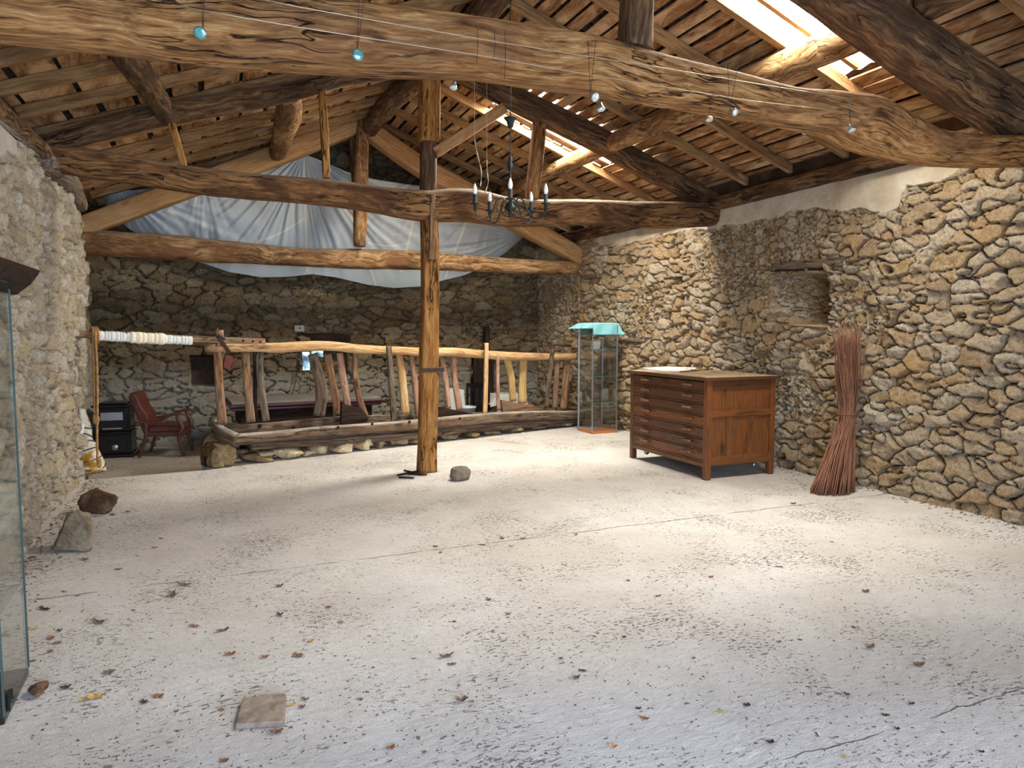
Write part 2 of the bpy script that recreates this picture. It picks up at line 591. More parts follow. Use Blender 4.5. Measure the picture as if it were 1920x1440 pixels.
M['enamel_sign'] = plain('dull_red_board', lin(96, 36, 26), 0.6, var=0.2)
M['string'] = plain('white_string', lin(214, 200, 170), 0.9, var=0.1)


def m_wrap():
    t = NT('wrapped_bundle_cloth')
    g = t.attr('grain')
    n = t.noise(t.vmath('MULTIPLY', g, (3.0, 2.0, 2.0)), 2.2, 3, 0.5, 0.5).outputs[0]
    c = t.ramp(n, [(0.44, lin(214, 206, 186)), (0.50, lin(186, 176, 150)), (0.54, lin(178, 132, 44)), (0.7, lin(140, 98, 30))])
    return t.fin(c, 0.9, t.bump(t.noise(g, 26, 4).outputs[0], 0.02))


M['wrap'] = m_wrap()


def m_stone(name, pale, base, brown, ochre, mortar, plast, plast2, low=False):
    t = NT(name)
    o = t.obj()
    a = t.n('ShaderNodeAttribute', attribute_name='stone')
    sep = t.n('ShaderNodeSeparateXYZ'); t.put(sep.inputs[0], a.outputs['Vector'])
    rnd, plm, mor = sep.outputs
    c = t.ramp(rnd, [(0.0, brown), (0.2, base), (0.4, ochre), (0.55, base), (0.8, pale), (1.0, pale)])
    n1 = t.noise(o, 9, 6, 0.65, 0.3).outputs[0]
    n2 = t.noise(o, 42, 5, 0.65).outputs[0]
    c = t.mix(t.mapr(n1, 0.38, 0.66, 0.0, 0.55), c, pale)
    c = t.mix(t.mapr(n2, 0.48, 0.68, 0.0, 0.75), c, brown)
    n3 = t.noise(o, 2.2, 3, 0.6).outputs[0]
    c = t.mix(t.mapr(n3, 0.45, 0.7, 0.0, 0.35), c, ochre)
    mc = t.mix(t.mapr(n2, 0.35, 0.65), mortar, tuple(x * 0.7 for x in mortar))
    c = t.mix(mor, c, mc)
    if low:
        sz_ = t.n('ShaderNodeSeparateXYZ'); t.put(sz_.inputs[0], o)
        lw = t.math('ADD', sz_.outputs[2], t.math('MULTIPLY', t.noise(o, 1.2, 3).outputs[0], 0.9))
        c = t.mix(t.mapr(lw, 1.15, 1.45, 0.6, 0.0), c, lin(206, 198, 178))
    pc = t.mix(t.mapr(t.noise(o, 3.0, 5, 0.65).outputs[0], 0.35, 0.65), plast, plast2)
    c = t.mix(plm, c, pc)
    stone_h = t.math('ADD', t.math('MULTIPLY', t.noise(o, 19, 9, 0.72, 0.3).outputs[0], 1.0), t.math('MULTIPLY', t.noise(o, 70, 6, 0.7).outputs[0], 0.75))
    amt = t.math('SUBTRACT', 1.0, t.math('MULTIPLY', plm, 0.85))
    nr = t.bump(t.math('MULTIPLY', stone_h, amt), 0.048, 1.0)
    return t.fin(c, 0.95, nr, spec=0.12)


M['stone_right'] = m_stone('limestone_rubble_right', lin(226, 208, 178), lin(198, 174, 138), lin(142, 112, 78), lin(196, 158, 106), lin(146, 116, 78), lin(206, 196, 176), lin(174, 160, 134))
M['stone_left'] = m_stone('limestone_rubble_left', lin(238, 226, 204), lin(218, 202, 174), lin(162, 140, 112), lin(218, 194, 150), lin(176, 152, 120), lin(190, 186, 176), lin(168, 162, 150))
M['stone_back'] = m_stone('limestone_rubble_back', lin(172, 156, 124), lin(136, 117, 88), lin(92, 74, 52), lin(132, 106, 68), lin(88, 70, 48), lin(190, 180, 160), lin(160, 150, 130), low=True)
M['stone_loose'] = None


def m_rock(name, a, b, c, scale=9, bump=0.02):
    t = NT(name)
    o = t.obj()
    n = t.noise(o, scale, 6, 0.65, 0.4).outputs[0]
    n2 = t.noise(o, scale * 6, 4, 0.6).outputs[0]
    col = t.ramp(n, [(0.3, a), (0.5, b), (0.7, c)])
    col = t.mix(t.mapr(n2, 0.5, 0.75, 0, 0.5), col, a)
    return t.fin(col, 0.95, t.bump(t.math('ADD', n, t.math('MULTIPLY', n2, 0.4)), bump), spec=0.15)


M['rock_pale'] = m_rock('pale_stone', lin(128, 106, 76), lin(190, 170, 134), lin(220, 206, 176))
M['rock_brown'] = m_rock('brown_stone', lin(56, 40, 28), lin(96, 70, 50), lin(132, 106, 80), 10)
M['rock_grey'] = m_rock('grey_stone', lin(88, 78, 60), lin(140, 124, 98), lin(168, 154, 128), 8)
M['cobble'] = m_rock('grey_cobble', lin(84, 76, 64), lin(118, 108, 92), lin(140, 130, 112), 7, 0.006)
M['tile'] = m_rock('worn_floor_tile', lin(108, 94, 80), lin(146, 130, 114), lin(172, 158, 142), 14, 0.004)
M['pier'] = m_rock('pier_stone', lin(66, 52, 36), lin(112, 92, 64), lin(166, 144, 106), 5, 0.03)


def m_floor(name, c0, c1, dirt, spk=1.0):
    t = NT(name)
    o = t.obj()
    wv = t.vmath('SCALE', t.vmath('SUBTRACT', t.noise(o, 0.55, 2).outputs['Color'], (0.5, 0.5, 0.5)), sc=0.35)
    w = t.vmath('ADD', o, wv)
    big = t.noise(o, 0.7, 4, 0.6, 0.3).outputs[0]
    mid = t.noise(o, 5.0, 5, 0.65).outputs[0]
    col = t.mix(t.mapr(big, 0.36, 0.64), c0, c1)
    col = t.mix(t.mapr(mid, 0.45, 0.75, 0.0, 0.35), col, tuple(x * 0.78 for x in c1))
    # broom strokes and pits with dirt in them
    s1 = t.vmath('MULTIPLY', w, (24, 66, 1))
    p1 = t.noise(s1, 1.0, 3, 0.55, 0.4).outputs[0]
    s2 = t.vmath('MULTIPLY', w, (70, 34, 1))
    p2 = t.noise(s2, 1.0, 2, 0.5).outputs[0]
    clus = t.mapr(t.noise(o, 1.5, 4, 0.6, 0.5).outputs[0], 0.38, 0.64, 0.0, 1.0)
    th = t.mapr(clus, 0.0, 1.0, 0.70, 0.56)
    d1 = t.math('SUBTRACT', p1, th)
    m1 = t.mapr(d1, 0.0, 0.035)
    d2 = t.math('SUBTRACT', p2, t.mapr(clus, 0, 1, 0.74, 0.62))
    m2 = t.mapr(d2, 0.0, 0.04)
    pit = t.math('MAXIMUM', m1, m2)
    fine = t.noise(o, 140, 3, 0.6).outputs[0]
    col = t.mix(t.mapr(fine, 0.5, 0.75, 0.0, 0.28), col, dirt)
    col = t.mix(t.math('MULTIPLY', pit, 0.72 * spk), col, dirt)
    sy = t.n('ShaderNodeSeparateXYZ'); t.put(sy.inputs[0], o)
    wob = t.math('MULTIPLY', t.math('SUBTRACT', t.noise(o, 2.5, 5, 0.7).outputs[0], 0.5), 0.10)
    brk = t.mapr(t.noise(o, 3.5, 3).outputs[0], 0.40, 0.52)
    for yj, jw in ((4.75, 0.011), (1.88, 0.006)):       # joints between the poured strips
        dj = t.math('ABSOLUTE', t.math('ADD', t.math('SUBTRACT', sy.outputs[1], yj), wob))
        jm = t.math('MULTIPLY', t.mapr(dj, jw * 0.2, jw, 1.0, 0.0), brk)
        col = t.mix(t.math('MULTIPLY', jm, 0.7), col, dirt)
        pit = t.math('MAXIMUM', pit, jm)
    crust = t.noise(t.vmath('MULTIPLY', w, (17, 27, 1)), 1.0, 7, 0.72, 0.3).outputs[0]
    h = t.math('SUBTRACT', t.math('MULTIPLY', crust, 1.0), t.math('MULTIPLY', pit, 0.5))
    h = t.math('ADD', h, t.math('MULTIPLY', fine, 0.16))
    n = t.bump(h, 0.021, 1.0)
    return t.fin(col, 0.93, n, spec=0.2)


M['floor'] = m_floor('white_lime_screed', lin(222, 217, 208), lin(204, 196, 184), lin(88, 68, 52))
M['floor_far'] = m_floor('lower_dusty_floor', lin(190, 180, 164), lin(166, 154, 138), lin(70, 56, 44))


def m_glass(name, tint, gloss=0.10, dirt=0.0):
    t = NT(name)
    tr = t.n('ShaderNodeBsdfTransparent'); t.put(tr.inputs[0], tint)
    gl = t.n('ShaderNodeBsdfGlossy'); t.put(gl.inputs['Roughness'], 0.03)
    fr = t.n('ShaderNodeFresnel'); t.put(fr.inputs[0], 1.45)
    f = t.math('ADD', t.math('MULTIPLY', fr.outputs[0], 0.45), gloss * 0.2)
    mx = t.n('ShaderNodeMixShader'); t.put(mx.inputs[0], f)
    t.t.links.new(tr.outputs[0], mx.inputs[1]); t.t.links.new(gl.outputs[0], mx.inputs[2])
    last = mx
    if dirt:
        df = t.n('ShaderNodeBsdfDiffuse'); t.put(df.inputs[0], (0.7, 0.7, 0.66))
        m2 = t.n('ShaderNodeMixShader'); t.put(m2.inputs[0], dirt)
        t.t.links.new(mx.outputs[0], m2.inputs[1]); t.t.links.new(df.outputs[0], m2.inputs[2]); last = m2
    t.t.links.new(last.outputs[0], t.out.inputs[0])
    return t.m


M['glass'] = m_glass('pane_glass', (0.985, 0.996, 0.99), 0.03, 0.005)
M['glass_edge'] = plain('green_glass_edge', lin(120, 158, 148), 0.2, 0.0, 0.6, var=0.1)
M['bulb_glass'] = plain('halogen_reflector', lin(190, 206, 200), 0.15, 0.75, 0.7, var=0.2)
M['bulb_face2'] = plain('halogen_face_clear', lin(214, 216, 204), 0.1, 0.3, 0.9, var=0.15, scale=60)
M['bulb_face'] = plain('halogen_face', lin(120, 190, 190), 0.08, 0.55, 0.9, var=0.35, scale=60)


def m_rooflight():
    t = NT('roof_light_sheet')
    o = t.obj()
    tr = t.n('ShaderNodeBsdfTransparent'); t.put(tr.inputs[0], (0.98, 0.97, 0.94))
    tl = t.n('ShaderNodeBsdfTranslucent'); t.put(tl.inputs[0], (0.92, 0.88, 0.78))
    n = t.noise(o, 9, 5, 0.7).outputs[0]
    mx = t.n('ShaderNodeMixShader'); t.put(mx.inputs[0], t.mapr(n, 0.46, 0.62, 0.10, 0.75))
    t.t.links.new(tr.outputs[0], mx.inputs[1]); t.t.links.new(tl.outputs[0], mx.inputs[2])
    t.t.links.new(mx.outputs[0], t.out.inputs[0])
    return t.m


M['rooflight'] = m_rooflight()
M['rooftile'] = m_rock('clay_roof_tiles', lin(44, 34, 28), lin(74, 58, 46), lin(96, 78, 62), 3, 0.01)


def m_drape():
    t = NT('parachute_cloth')
    a = t.attr('seam')
    sep = t.n('ShaderNodeSeparateXYZ'); t.put(sep.inputs[0], a)
    c = t.mix(sep.outputs[0], lin(204, 214, 216), lin(244, 242, 228))
    o = t.obj()
    c = t.mix(t.mapr(t.noise(o, 1.6, 4).outputs[0], 0.4, 0.7, 0, 0.25), c, lin(168, 166, 154))
    df = t.n('ShaderNodeBsdfDiffuse'); t.put(df.inputs[0], c)
    tl = t.n('ShaderNodeBsdfTranslucent'); t.put(tl.inputs[0], c)
    mx = t.n('ShaderNodeMixShader'); t.put(mx.inputs[0], 0.12)
    t.t.links.new(df.outputs[0], mx.inputs[1]); t.t.links.new(tl.outputs[0], mx.inputs[2])
    gl = t.n('ShaderNodeBsdfGlossy'); t.put(gl.inputs['Roughness'], 0.45)
    m2 = t.n('ShaderNodeMixShader'); t.put(m2.inputs[0], 0.06)
    t.t.links.new(mx.outputs[0], m2.inputs[1]); t.t.links.new(gl.outputs[0], m2.inputs[2])
    t.t.links.new(m2.outputs[0], t.out.inputs[0])
    return t.m


M['drape'] = m_drape()


def m_leaf(name, a, b):
    t = NT(name)
    o = t.obj()
    c = t.mix(t.mapr(t.noise(o, 60, 3).outputs[0], 0.35, 0.65), a, b)
    return t.fin(c, 0.8, spec=0.2)


M['leaf_brown'] = m_leaf('brown_leaf', lin(92, 68, 50), lin(134, 104, 80))
M['leaf_dark'] = m_leaf('dark_leaf', lin(52, 40, 34), lin(86, 68, 56))
M['leaf_rust'] = m_leaf('rust_leaf', lin(110, 72, 50), lin(148, 104, 76))
M['leaf_yellow'] = m_leaf('yellow_leaf', lin(170, 128, 54), lin(196, 160, 92))


# ================================================================ the shell of the barn
def stones(u, z, cw, ch, seed, wjit=0.45, big=0.35):
    """irregular stones: returns (edge distance, cell random, tilt height)"""
    uu = u + 0.07 * fbm(u * 2.2, z * 2.2, 0, seed + 50, 3) + 0.022 * vnoise(u * 9, z * 9, 0, seed + 60) + 0.010 * vnoise(u * 24, z * 24, 0, seed + 62)
    zz = z + 0.07 * fbm(u * 1.7, z * 2.6, 3, seed + 51, 3) + 0.016 * vnoise(u * 9, z * 11, 5, seed + 61) + 0.008 * vnoise(u * 24, z * 24, 5, seed + 63)
    row = np.floor(zz / ch)
    f1 = np.full(u.shape, 9e9); f2 = np.full(u.shape, 9e9)
    cid = np.zeros(u.shape); dx1 = np.zeros(u.shape); dz1 = np.zeros(u.shape)
    zero = np.zeros(u.shape)
    for dr in range(-2, 3):
        r = row + dr
        shift = _hash(r, zero, zero, seed) * 0.8
        col = np.floor(uu / cw - shift)
        for dc in range(-2, 3):
            c = col + dc
            h1 = _hash(c, r, zero, seed + 1); h2 = _hash(c, r, zero, seed + 2); h3 = _hash(c, r, zero, seed + 3)
            sx = (c + shift + 0.5 + (h1 - 0.5) * 0.95) * cw
            sz = (r + 0.5 + (h2 - 0.5) * 0.75) * ch
            wgt = 0.55 + 1.25 * h3 ** 2.0
            ddx, ddz = (uu - sx) / cw, (zz - sz) / ch
            d = (np.abs(ddx) ** 2.4 + np.abs(ddz) ** 2.4) ** (1 / 2.4) / wgt
            m = d < f1
            f2 = np.where(m, f1, np.minimum(f2, d))
            cid = np.where(m, h1 * 7.31 + h2 * 3.17 + h3, cid)
            dx1 = np.where(m, ddx, dx1); dz1 = np.where(m, ddz, dz1)
            f1 = np.where(m, d, f1)
    rnd = np.mod(cid * 13.37, 1.0)
    rnd2 = np.mod(cid * 29.11, 1.0)
    rnd3 = np.mod(cid * 47.77, 1.0)
    return f2 - f1, rnd, rnd2, rnd3, dx1, dz1


def stone_wall(name, U, z0, z1, dz, pos, cw, ch, seed, mat, plaster=None, niches=(), rub=0.5, depth=0.06, flip=False, top=None, fade=None):
    nz = int((z1 - z0) / dz) + 1
    Z = np.linspace(z0, z1, nz)
    uu, zz = np.meshgrid(U, Z)
    bx, by, nx, ny = pos(uu)
    e, r1, r2, r3, dx, dzz = stones(uu, zz, cw, ch, seed)
    e2, q1, q2, q3, ddx, ddz = stones(uu + 7.7, zz, cw * 0.42, ch * 0.5, seed + 400)
    # patches of small rubble packing between larger stones
    pk = sstep(rub - 0.06, rub + 0.06, 0.5 + 0.5 * fbm(uu * 1.1, zz * 1.3, 1, seed + 70, 3) * 1.6)
    joint = 1 - np.exp(-(np.maximum(e, 0) / 0.05) ** 1.3); joint2 = 1 - np.exp(-(np.maximum(e2, 0) / 0.07) ** 1.2)
    body = joint * (0.45 + 0.55 * r2) + joint * 0.9 * (r3 - 0.5) * dx + joint * 0.7 * (r1 - 0.5) * dzz
    body += joint * 0.2 * (1 - np.exp(-e * 6))
    body += joint * 0.30 * np.abs(fbm(uu * 6 + r1 * 40, zz * 8 + r2 * 40, 0, seed + 85, 2))
    body2 = joint2 * (0.25 + 0.55 * q2) * 0.9 + joint2 * 0.4 * (q3 - 0.5) * ddx
    big_ = body * (1 - pk)
    low_ = body2 * (0.42 + 0.58 * pk) - 0.10 * (1 - pk)
    chip = low_ > big_
    h = np.maximum(big_, low_)
    rough_n = fbm(uu * 9, zz * 9, 0, seed + 80, 4)
    ridg = 1 - np.abs(fbm(uu * 17, zz * 17, 2, seed + 81, 3)) * 2
    disp = depth * h + 0.012 * rough_n + 0.006 * ridg
    hollow = sstep(0.25, 0.6, fbm(uu * 4, zz * 5, 7, seed + 90, 3)) * 0.02
    disp -= hollow * (1 - joint * 0.5)
    # open joints: deep dark gaps here and there between the stones
    gate = sstep(-0.15, 0.25, fbm(uu * 3.1, zz * 4.3, 9, seed + 93, 2))
    disp -= 0.085 * (1 - sstep(0.0, 0.060, e)) * (1 - pk * 0.6) * gate
    disp -= 0.035 * (1 - sstep(0.0, 0.09, e2)) * np.where(chip, 1, 0)
    disp += 0.010 * np.abs(vnoise(uu * 31, zz * 31, 4, seed + 94)) * (0.4 + 0.6 * joint)
    disp += 0.035 * fbm(uu * 0.5, zz * 0.6, 0, seed + 91, 2)
    mort = np.where(chip, 1 - sstep(0.0, 0.10, e2), 1 - sstep(0.0, 0.05, e)) * 0.8
    pl = np.zeros(uu.shape)
    if plaster is not None:
        pl = plaster(uu, zz)
        pdisp = 0.055 + 0.010 * fbm(uu * 1.6, zz * 2.2, 4, seed + 95, 3) + 0.003 * rough_n
        disp = disp * (1 - pl) + pdisp * pl
    for (a, b, c, d, dep0, dep1) in niches:
        inside = sstep(a - 0.012, a + 0.012, uu) * (1 - sstep(b - 0.012, b + 0.012, uu)) * sstep(c - 0.012, c + 0.012, zz) * (1 - sstep(d - 0.012, d + 0.012, zz))
        dep = dep0 + (dep1 - dep0) * np.clip((uu - a) / (b - a), 0, 1)
        disp = disp - inside * dep
    zp = zz
    if top is not None:
        zp = np.minimum(zz, top(bx))
    P = np.stack([bx + nx * disp, by + ny * disp, zp], -1)
    rr = np.where(chip, q1, r1)
    A = np.stack([rr, pl, mort], -1)
    o = grid_object(name, P, mat, {'stone': A}, flip=flip)
    return tag(o, kind='structure')


def lerp_arr(x, pts):
    xs = np.array([p[0] for p in pts]); ys = np.array([p[1] for p in pts])
    i = np.argsort(xs)
    return np.interp(x, xs[i], ys[i])


# ---- right wall: straight, then turning in a little towards the far corner
def right_x(y):
    return np.where(np.asarray(y) < 8.6, 6.0, 6.0 - (np.asarray(y) - 8.6) * 0.135)


def pos_right(u):
    return right_x(u), u, -np.ones_like(u), np.zeros_like(u)


def yz_on_right(pts):
    r = []
    for px, py in pts:
        p = on_x(px, py, 6.0)
        for _ in range(3):
            p = on_x(px, py, float(right_x(p.y)))
        r.append((p.y, p.z))
    return r


_pl_a = yz_on_right([(1356, 428), (1460, 410), (1500, 394), (1560, 392), (1640, 400), (1692, 392), (1706, 352), (1762, 342), (1800, 322), (1832, 296)])
_pl_b = yz_on_right([(1128, 462), (1162, 462), (1200, 454), (1240, 440), (1345, 430)])


def plaster_right(u, z):
    ya = [p[0] for p in _pl_a]; yb = [p[0] for p in _pl_b]
    wob = 0.05 * fbm(u * 4, z * 4, 0, 5, 3)
    a = sstep(-0.012, 0.012, z - lerp_arr(u, _pl_a) + wob) * ((u > min(ya)) & (u < max(ya) + 0.03))
    b = sstep(-0.012, 0.012, z - lerp_arr(u, _pl_b) + wob) * ((u > max(ya) + 0.03) & (u < max(yb)))
    return np.maximum(a, b)


_n0 = yz_on_right([(1563, 506), (1452, 612)])
NICHE_R = (_n0[0][0], _n0[1][0], _n0[1][1] + 0.02, _n0[0][1] - 0.02)
U_r = np.concatenate([np.arange(-2.6, 3.0, 0.12), np.arange(3.0, 12.1, 0.0115)])
stone_wall('wall_right', U_r, -0.25, 3.22, 0.0115, pos_right, 0.205, 0.100, 11, M['stone_right'], plaster_right,
           [(NICHE_R[0], NICHE_R[1], NICHE_R[2], NICHE_R[3], 0.52, 0.05)], rub=0.70, depth=0.085)


# ---- left wall, its jog and the far part set further back
def pos_left(u):
    return np.full_like(u, -1.35), u, np.ones_like(u), np.zeros_like(u)


def plaster_left(u, z):
    wob = 0.08 * fbm(u * 3, z * 3, 0, 6, 3)
    return sstep(-0.012, 0.012, z - 2.52 - (u - 5.2) * 0.28 + wob) * (u < 6.35)


U_l = np.concatenate([np.arange(-2.6, 3.6, 0.12), np.arange(3.6, 9.03, 0.0125)])
stone_wall('wall_left', U_l, -0.25, 2.95, 0.0125, pos_left, 0.17, 0.100, 31, M['stone_left'], plaster_left, (), rub=0.66, depth=0.085, flip=True)


def pos_jog(u):       # the end face of the left wall
    return -1.35 - u, np.full_like(u, 9.0), np.zeros_like(u), np.ones_like(u)


stone_wall('wall_left', np.arange(0, 0.45, 0.02), -0.25, 3.2, 0.02, pos_jog, 0.2, 0.12, 41, M['stone_left'], flip=True)


def pos_left_far(u):
    return np.full_like(u, -1.68), u, np.ones_like(u), np.zeros_like(u)


stone_wall('wall_left', np.arange(8.9, 12.05, 0.02), -0.25, 3.2, 0.02, pos_left_far, 0.24, 0.13, 43, M['stone_left'], flip=True)

# ---- back wall with its gable, a window and a blind recess
BACK_Y = 11.9


def pos_back(u):
    return u, np.full_like(u, BACK_Y), np.zeros_like(u), -np.ones_like(u)


_bw = [on_y(566, 640, BACK_Y), on_y(650, 702, BACK_Y)]
_bn = [on_y(356, 668, BACK_Y), on_y(403, 723, BACK_Y)]
_bd = [on_y(884, 668, BACK_Y), on_y(932, 760, BACK_Y)]
WIN = (_bw[0].x, _bw[1].x, _bw[1].z, _bw[0].z)
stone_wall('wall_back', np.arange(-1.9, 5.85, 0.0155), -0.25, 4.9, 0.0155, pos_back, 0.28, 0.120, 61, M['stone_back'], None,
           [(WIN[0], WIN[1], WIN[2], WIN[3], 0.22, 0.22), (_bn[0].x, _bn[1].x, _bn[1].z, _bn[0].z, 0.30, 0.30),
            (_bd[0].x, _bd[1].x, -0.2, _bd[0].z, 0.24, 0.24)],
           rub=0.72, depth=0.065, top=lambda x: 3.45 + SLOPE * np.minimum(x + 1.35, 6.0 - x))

# ---- wall behind the camera with the open doorway the daylight comes through
mb = MB()
I4 = Matrix.Identity(4)
M['lime'] = plain('lime_wall', lin(196, 180, 152), 0.95, var=0.12, scale=2)
for lo, hi in (((-1.6, -2.9, -0.2), (-0.85, -2.6, 4.9)), ((2.3, -2.9, -0.2), (6.3, -2.6, 4.9)), ((-0.85, -2.9, 2.85), (2.3, -2.6, 4.9))):
    mb.box(I4, lo, hi)
mb.build('wall_front', M['lime'], kind='structure')

# ---- floors
mb = MB()
edge_far = MB_ + MN * 0.42
edge_near = MA + MN * 0.30
mb.prism(I4, [(-1.7, -2.9), (6.3, -2.9), (6.3, edge_far.y + 0.2), (edge_far.x, edge_far.y), (edge_near.x - 0.08, edge_near.y), (MA.x - 0.06, MA.y - 0.02), (-1.7, 8.42)], -0.3, 0.0)
mb.build('floor', M['floor'], kind='structure')
mb = MB()
mb.box(I4, (-2.0, 8.0, -0.4), (6.3, 12.3, -0.2))
mb.build('floor', M['floor_far'], kind='structure')

# ---- roof: tiles over boards over rafters
Y0R, Y1R = -2.8, 12.1
rng = random.Random(5)


def slope_frame(side):
    """origin at the eave on the rafter underside; local x along the barn, local y up the slope, local z out"""
    if side > 0:
        o = Vector((EAVE_R, 0, roof_z(EAVE_R))); up = Vector((-math.cos(SA), 0, math.sin(SA)))
    else:
        o = Vector((EAVE_L, 0, roof_z(EAVE_L))); up = Vector((math.cos(SA), 0, math.sin(SA)))
    xx = Vector((0, 1, 0))
    zz = xx.cross(up)
    if zz.z < 0: zz = -zz
    m = Matrix.Identity(4)
    for i in range(3):
        m[i][0], m[i][1], m[i][2], m[i][3] = xx[i], up[i], zz[i], o[i]
    return m


SLEN = (EAVE_R - RIDGE_X) / math.cos(SA) + 0.02


def skyhole(y0, y1, s0, s1):
    """does a patch of the right slope lie in a roof light? s measured up from the eave"""
    for (a, b, c, d) in (SKY1, SKY2):
        t0, t1 = (EAVE_R - d) / math.cos(SA), (EAVE_R - c) / math.cos(SA)
        if y0 < b - 0.01 and y1 > a + 0.01 and s0 < t1 - 0.01 and s1 > t0 + 0.01:
            return True
    return False


RAFT_R = [-2.2, -1.4, -0.6, 0.2, 1.0, 1.75, 2.5, 3.2, 3.88, 4.72, 5.50, 6.24, 6.98, 7.74, 8.66, 9.35, 10.05, 10.85, 11.5]
RAFT_L = [-2.2, -1.4, -0.6, 0.2, 1.0, 1.8, 2.6, 3.3, 4.0, 4.65, 5.28, 5.86, 6.48, 7.08, 7.75, 8.38, 9.0, 9.6, 10.2, 10.9, 11.5]
mb = MB()
fr = slope_frame(1)
s = -0.35
while s < SLEN:
    w = rng.uniform(0.105, 0.145)
    y = Y0R
    while y < Y1R:
        nxt = [r for r in RAFT_R if r > y + 0.4]
        nxt = nxt[min(len(nxt) - 1, rng.choice([0, 1, 1, 2]))] if nxt else Y1R
        if nxt > Y1R - 0.8: nxt = Y1R
        cuts = [y] + [c for c in (SKY1[0], SKY1[1], SKY2[0], SKY2[1]) if y < c < nxt] + [nxt]
        a = rng.uniform(-0.008, 0.008)
        for c0, c1 in zip(cuts[:-1], cuts[1:]):
            if not skyhole(c0, c1, s, s + w):
                R = fr @ Matrix.Translation(((c0 + c1) / 2, s + w / 2 + rng.uniform(-.006, .006), 0.095 + rng.uniform(0, 0.006))) @ Matrix.Rotation(a, 4, 'Z')
                mb.box(R, (-(c1 - c0) / 2 + .003, -w / 2, 0), ((c1 - c0) / 2 - .003, w / 2, 0.018))
        y = nxt
    s += w + rng.uniform(0.028, 0.048)
fl = slope_frame(-1)
for y, nxt in zip([Y0R] + RAFT_L, RAFT_L + [Y1R]):
    s = -0.55 + rng.uniform(0, 0.2)
    while s < SLEN:
        w = rng.uniform(0.20, 0.40)
        g = rng.uniform(0.03, 0.065)
        a = rng.uniform(-0.02, 0.02)
        w1 = min(w, SLEN - s)
        R = fl @ Matrix.Translation(((y + nxt) / 2, s + w1 / 2, 0.095 + rng.uniform(0, 0.006))) @ Matrix.Rotation(a, 4, 'Z')
        mb.box(R, (-(nxt - y) / 2 + .002, -w1 / 2, 0), ((nxt - y) / 2 - .002, w1 / 2, 0.018))
        s += w + g
mb.build('ceiling', M['board'], kind='structure')

# tiles: half-round channels up the slope
mb = MB()
for side, frm in ((1, fr), (-1, fl)):
    ny = int((Y1R - Y0R) / 0.09)
    for i in range(ny):
        ya, yb = Y0R + i * 0.09, Y0R + (i + 1) * 0.09
        h0, h1 = 0.15 + 0.03 * (i % 2), 0.15 + 0.03 * ((i + 1) % 2)
        segs = [(-0.6, SLEN + 0.02)]
        if side > 0:
            ss = np.arange(-0.6, SLEN + 0.02, 0.12)
            for sa_, sb_ in zip(ss[:-1], ss[1:]):
                if not skyhole(ya, yb, sa_, sb_):
                    mb.add([(ya, sa_, h0), (yb, sa_, h1), (yb, sb_, h1), (ya, sb_, h0)], [(0, 1, 2, 3)], frm)
            mb.add([(ya, ss[-1], h0), (yb, ss[-1], h1), (yb, SLEN + .05, h1), (ya, SLEN + .05, h0)], [(0, 1, 2, 3)], frm)
        else:
            mb.add([(ya, -0.6, h0), (yb, -0.6, h1), (yb, SLEN + .05, h1), (ya, SLEN + .05, h0)], [(0, 1, 2, 3)], frm)
mb.box(I4, (RIDGE_X - 0.2, Y0R, roof_z(RIDGE_X) + 0.13), (RIDGE_X + 0.2, Y1R, roof_z(RIDGE_X) + 0.2))
# close the eaves and ends above the walls
mb.box(I4, (6.0, Y0R, 3.2), (6.35, Y1R, 3.45)); mb.box(I4, (-2.1, Y0R, 2.95), (-1.40, 8.95, 3.30)); mb.box(I4, (-2.2, 8.9, 3.0), (-1.72, Y1R, 3.3))
mb.box(I4, (-2.2, Y1R - 0.02, -0.3), (6.4, Y1R + 0.2, 5.0))
mb.build('roof_covering', M['rooftile'], kind='structure')

# roof light sheets: corrugated
for k, (y0, y1, x0, x1) in enumerate((SKY1, SKY2)):
    m_ = MB()
    n = 40
    s0, s1 = (EAVE_R - x1) / math.cos(SA), (EAVE_R - x0) / math.cos(SA)
    vs_ = []
    for i in range(n + 1):
        yy = y0 + (y1 - y0) * i / n
        zz = 0.17 + 0.012 * math.sin(i * PI / 2.5)
        vs_ += [(yy, s0, zz), (yy, s1, zz)]
    m_.add(vs_, [(2 * i, 2 * i + 2, 2 * i + 3, 2 * i + 1) for i in range(n)], fr, None, True)
    o = m_.build('window_%d' % (k + 1), M['rooflight'], kind='structure')
    # the sheet is bedded on small battens
    m_ = MB()
    for yy in (y1 - 0.12,):
        m_.box(fr @ Matrix.Translation((yy, (s0 + s1) / 2, 0.12)), (-0.022, -(s1 - s0) / 2, 0), (0.022, (s1 - s0) / 2, 0.03), 1)
    m_.build('window_frame', M['rafter'], parent=o)

# window in the back wall: an old roundel of glass with light outside
wp = MB()
wx0, wx1, wz0, wz1 = WIN
for _a, _b, _c, _d in ((567, 660, 581, 694), (584, 658, 606, 669)):
    _p, _q = on_y(_a, _b, BACK_Y + 0.06), on_y(_c, _d, BACK_Y + 0.06)
    wp.box(I4, (_p.x, BACK_Y + 0.06, _q.z), (_q.x, BACK_Y + 0.075, _p.z))
t = NT('daylit_window_pane')
ob = t.obj()
t.put(t.b.inputs['Emission Color'], t.ramp(t.noise(ob, 5.0, 3).outputs[0], [(0.40, lin(60, 84, 104)), (0.47, lin(120, 160, 176)), (0.55, lin(220, 255, 250))]))
t.put(t.b.inputs['Emission Strength'], 1.0)
t.fin((0.02, 0.02, 0.02), 0.2)
wo = wp.build('window_3', t.m, kind='structure')


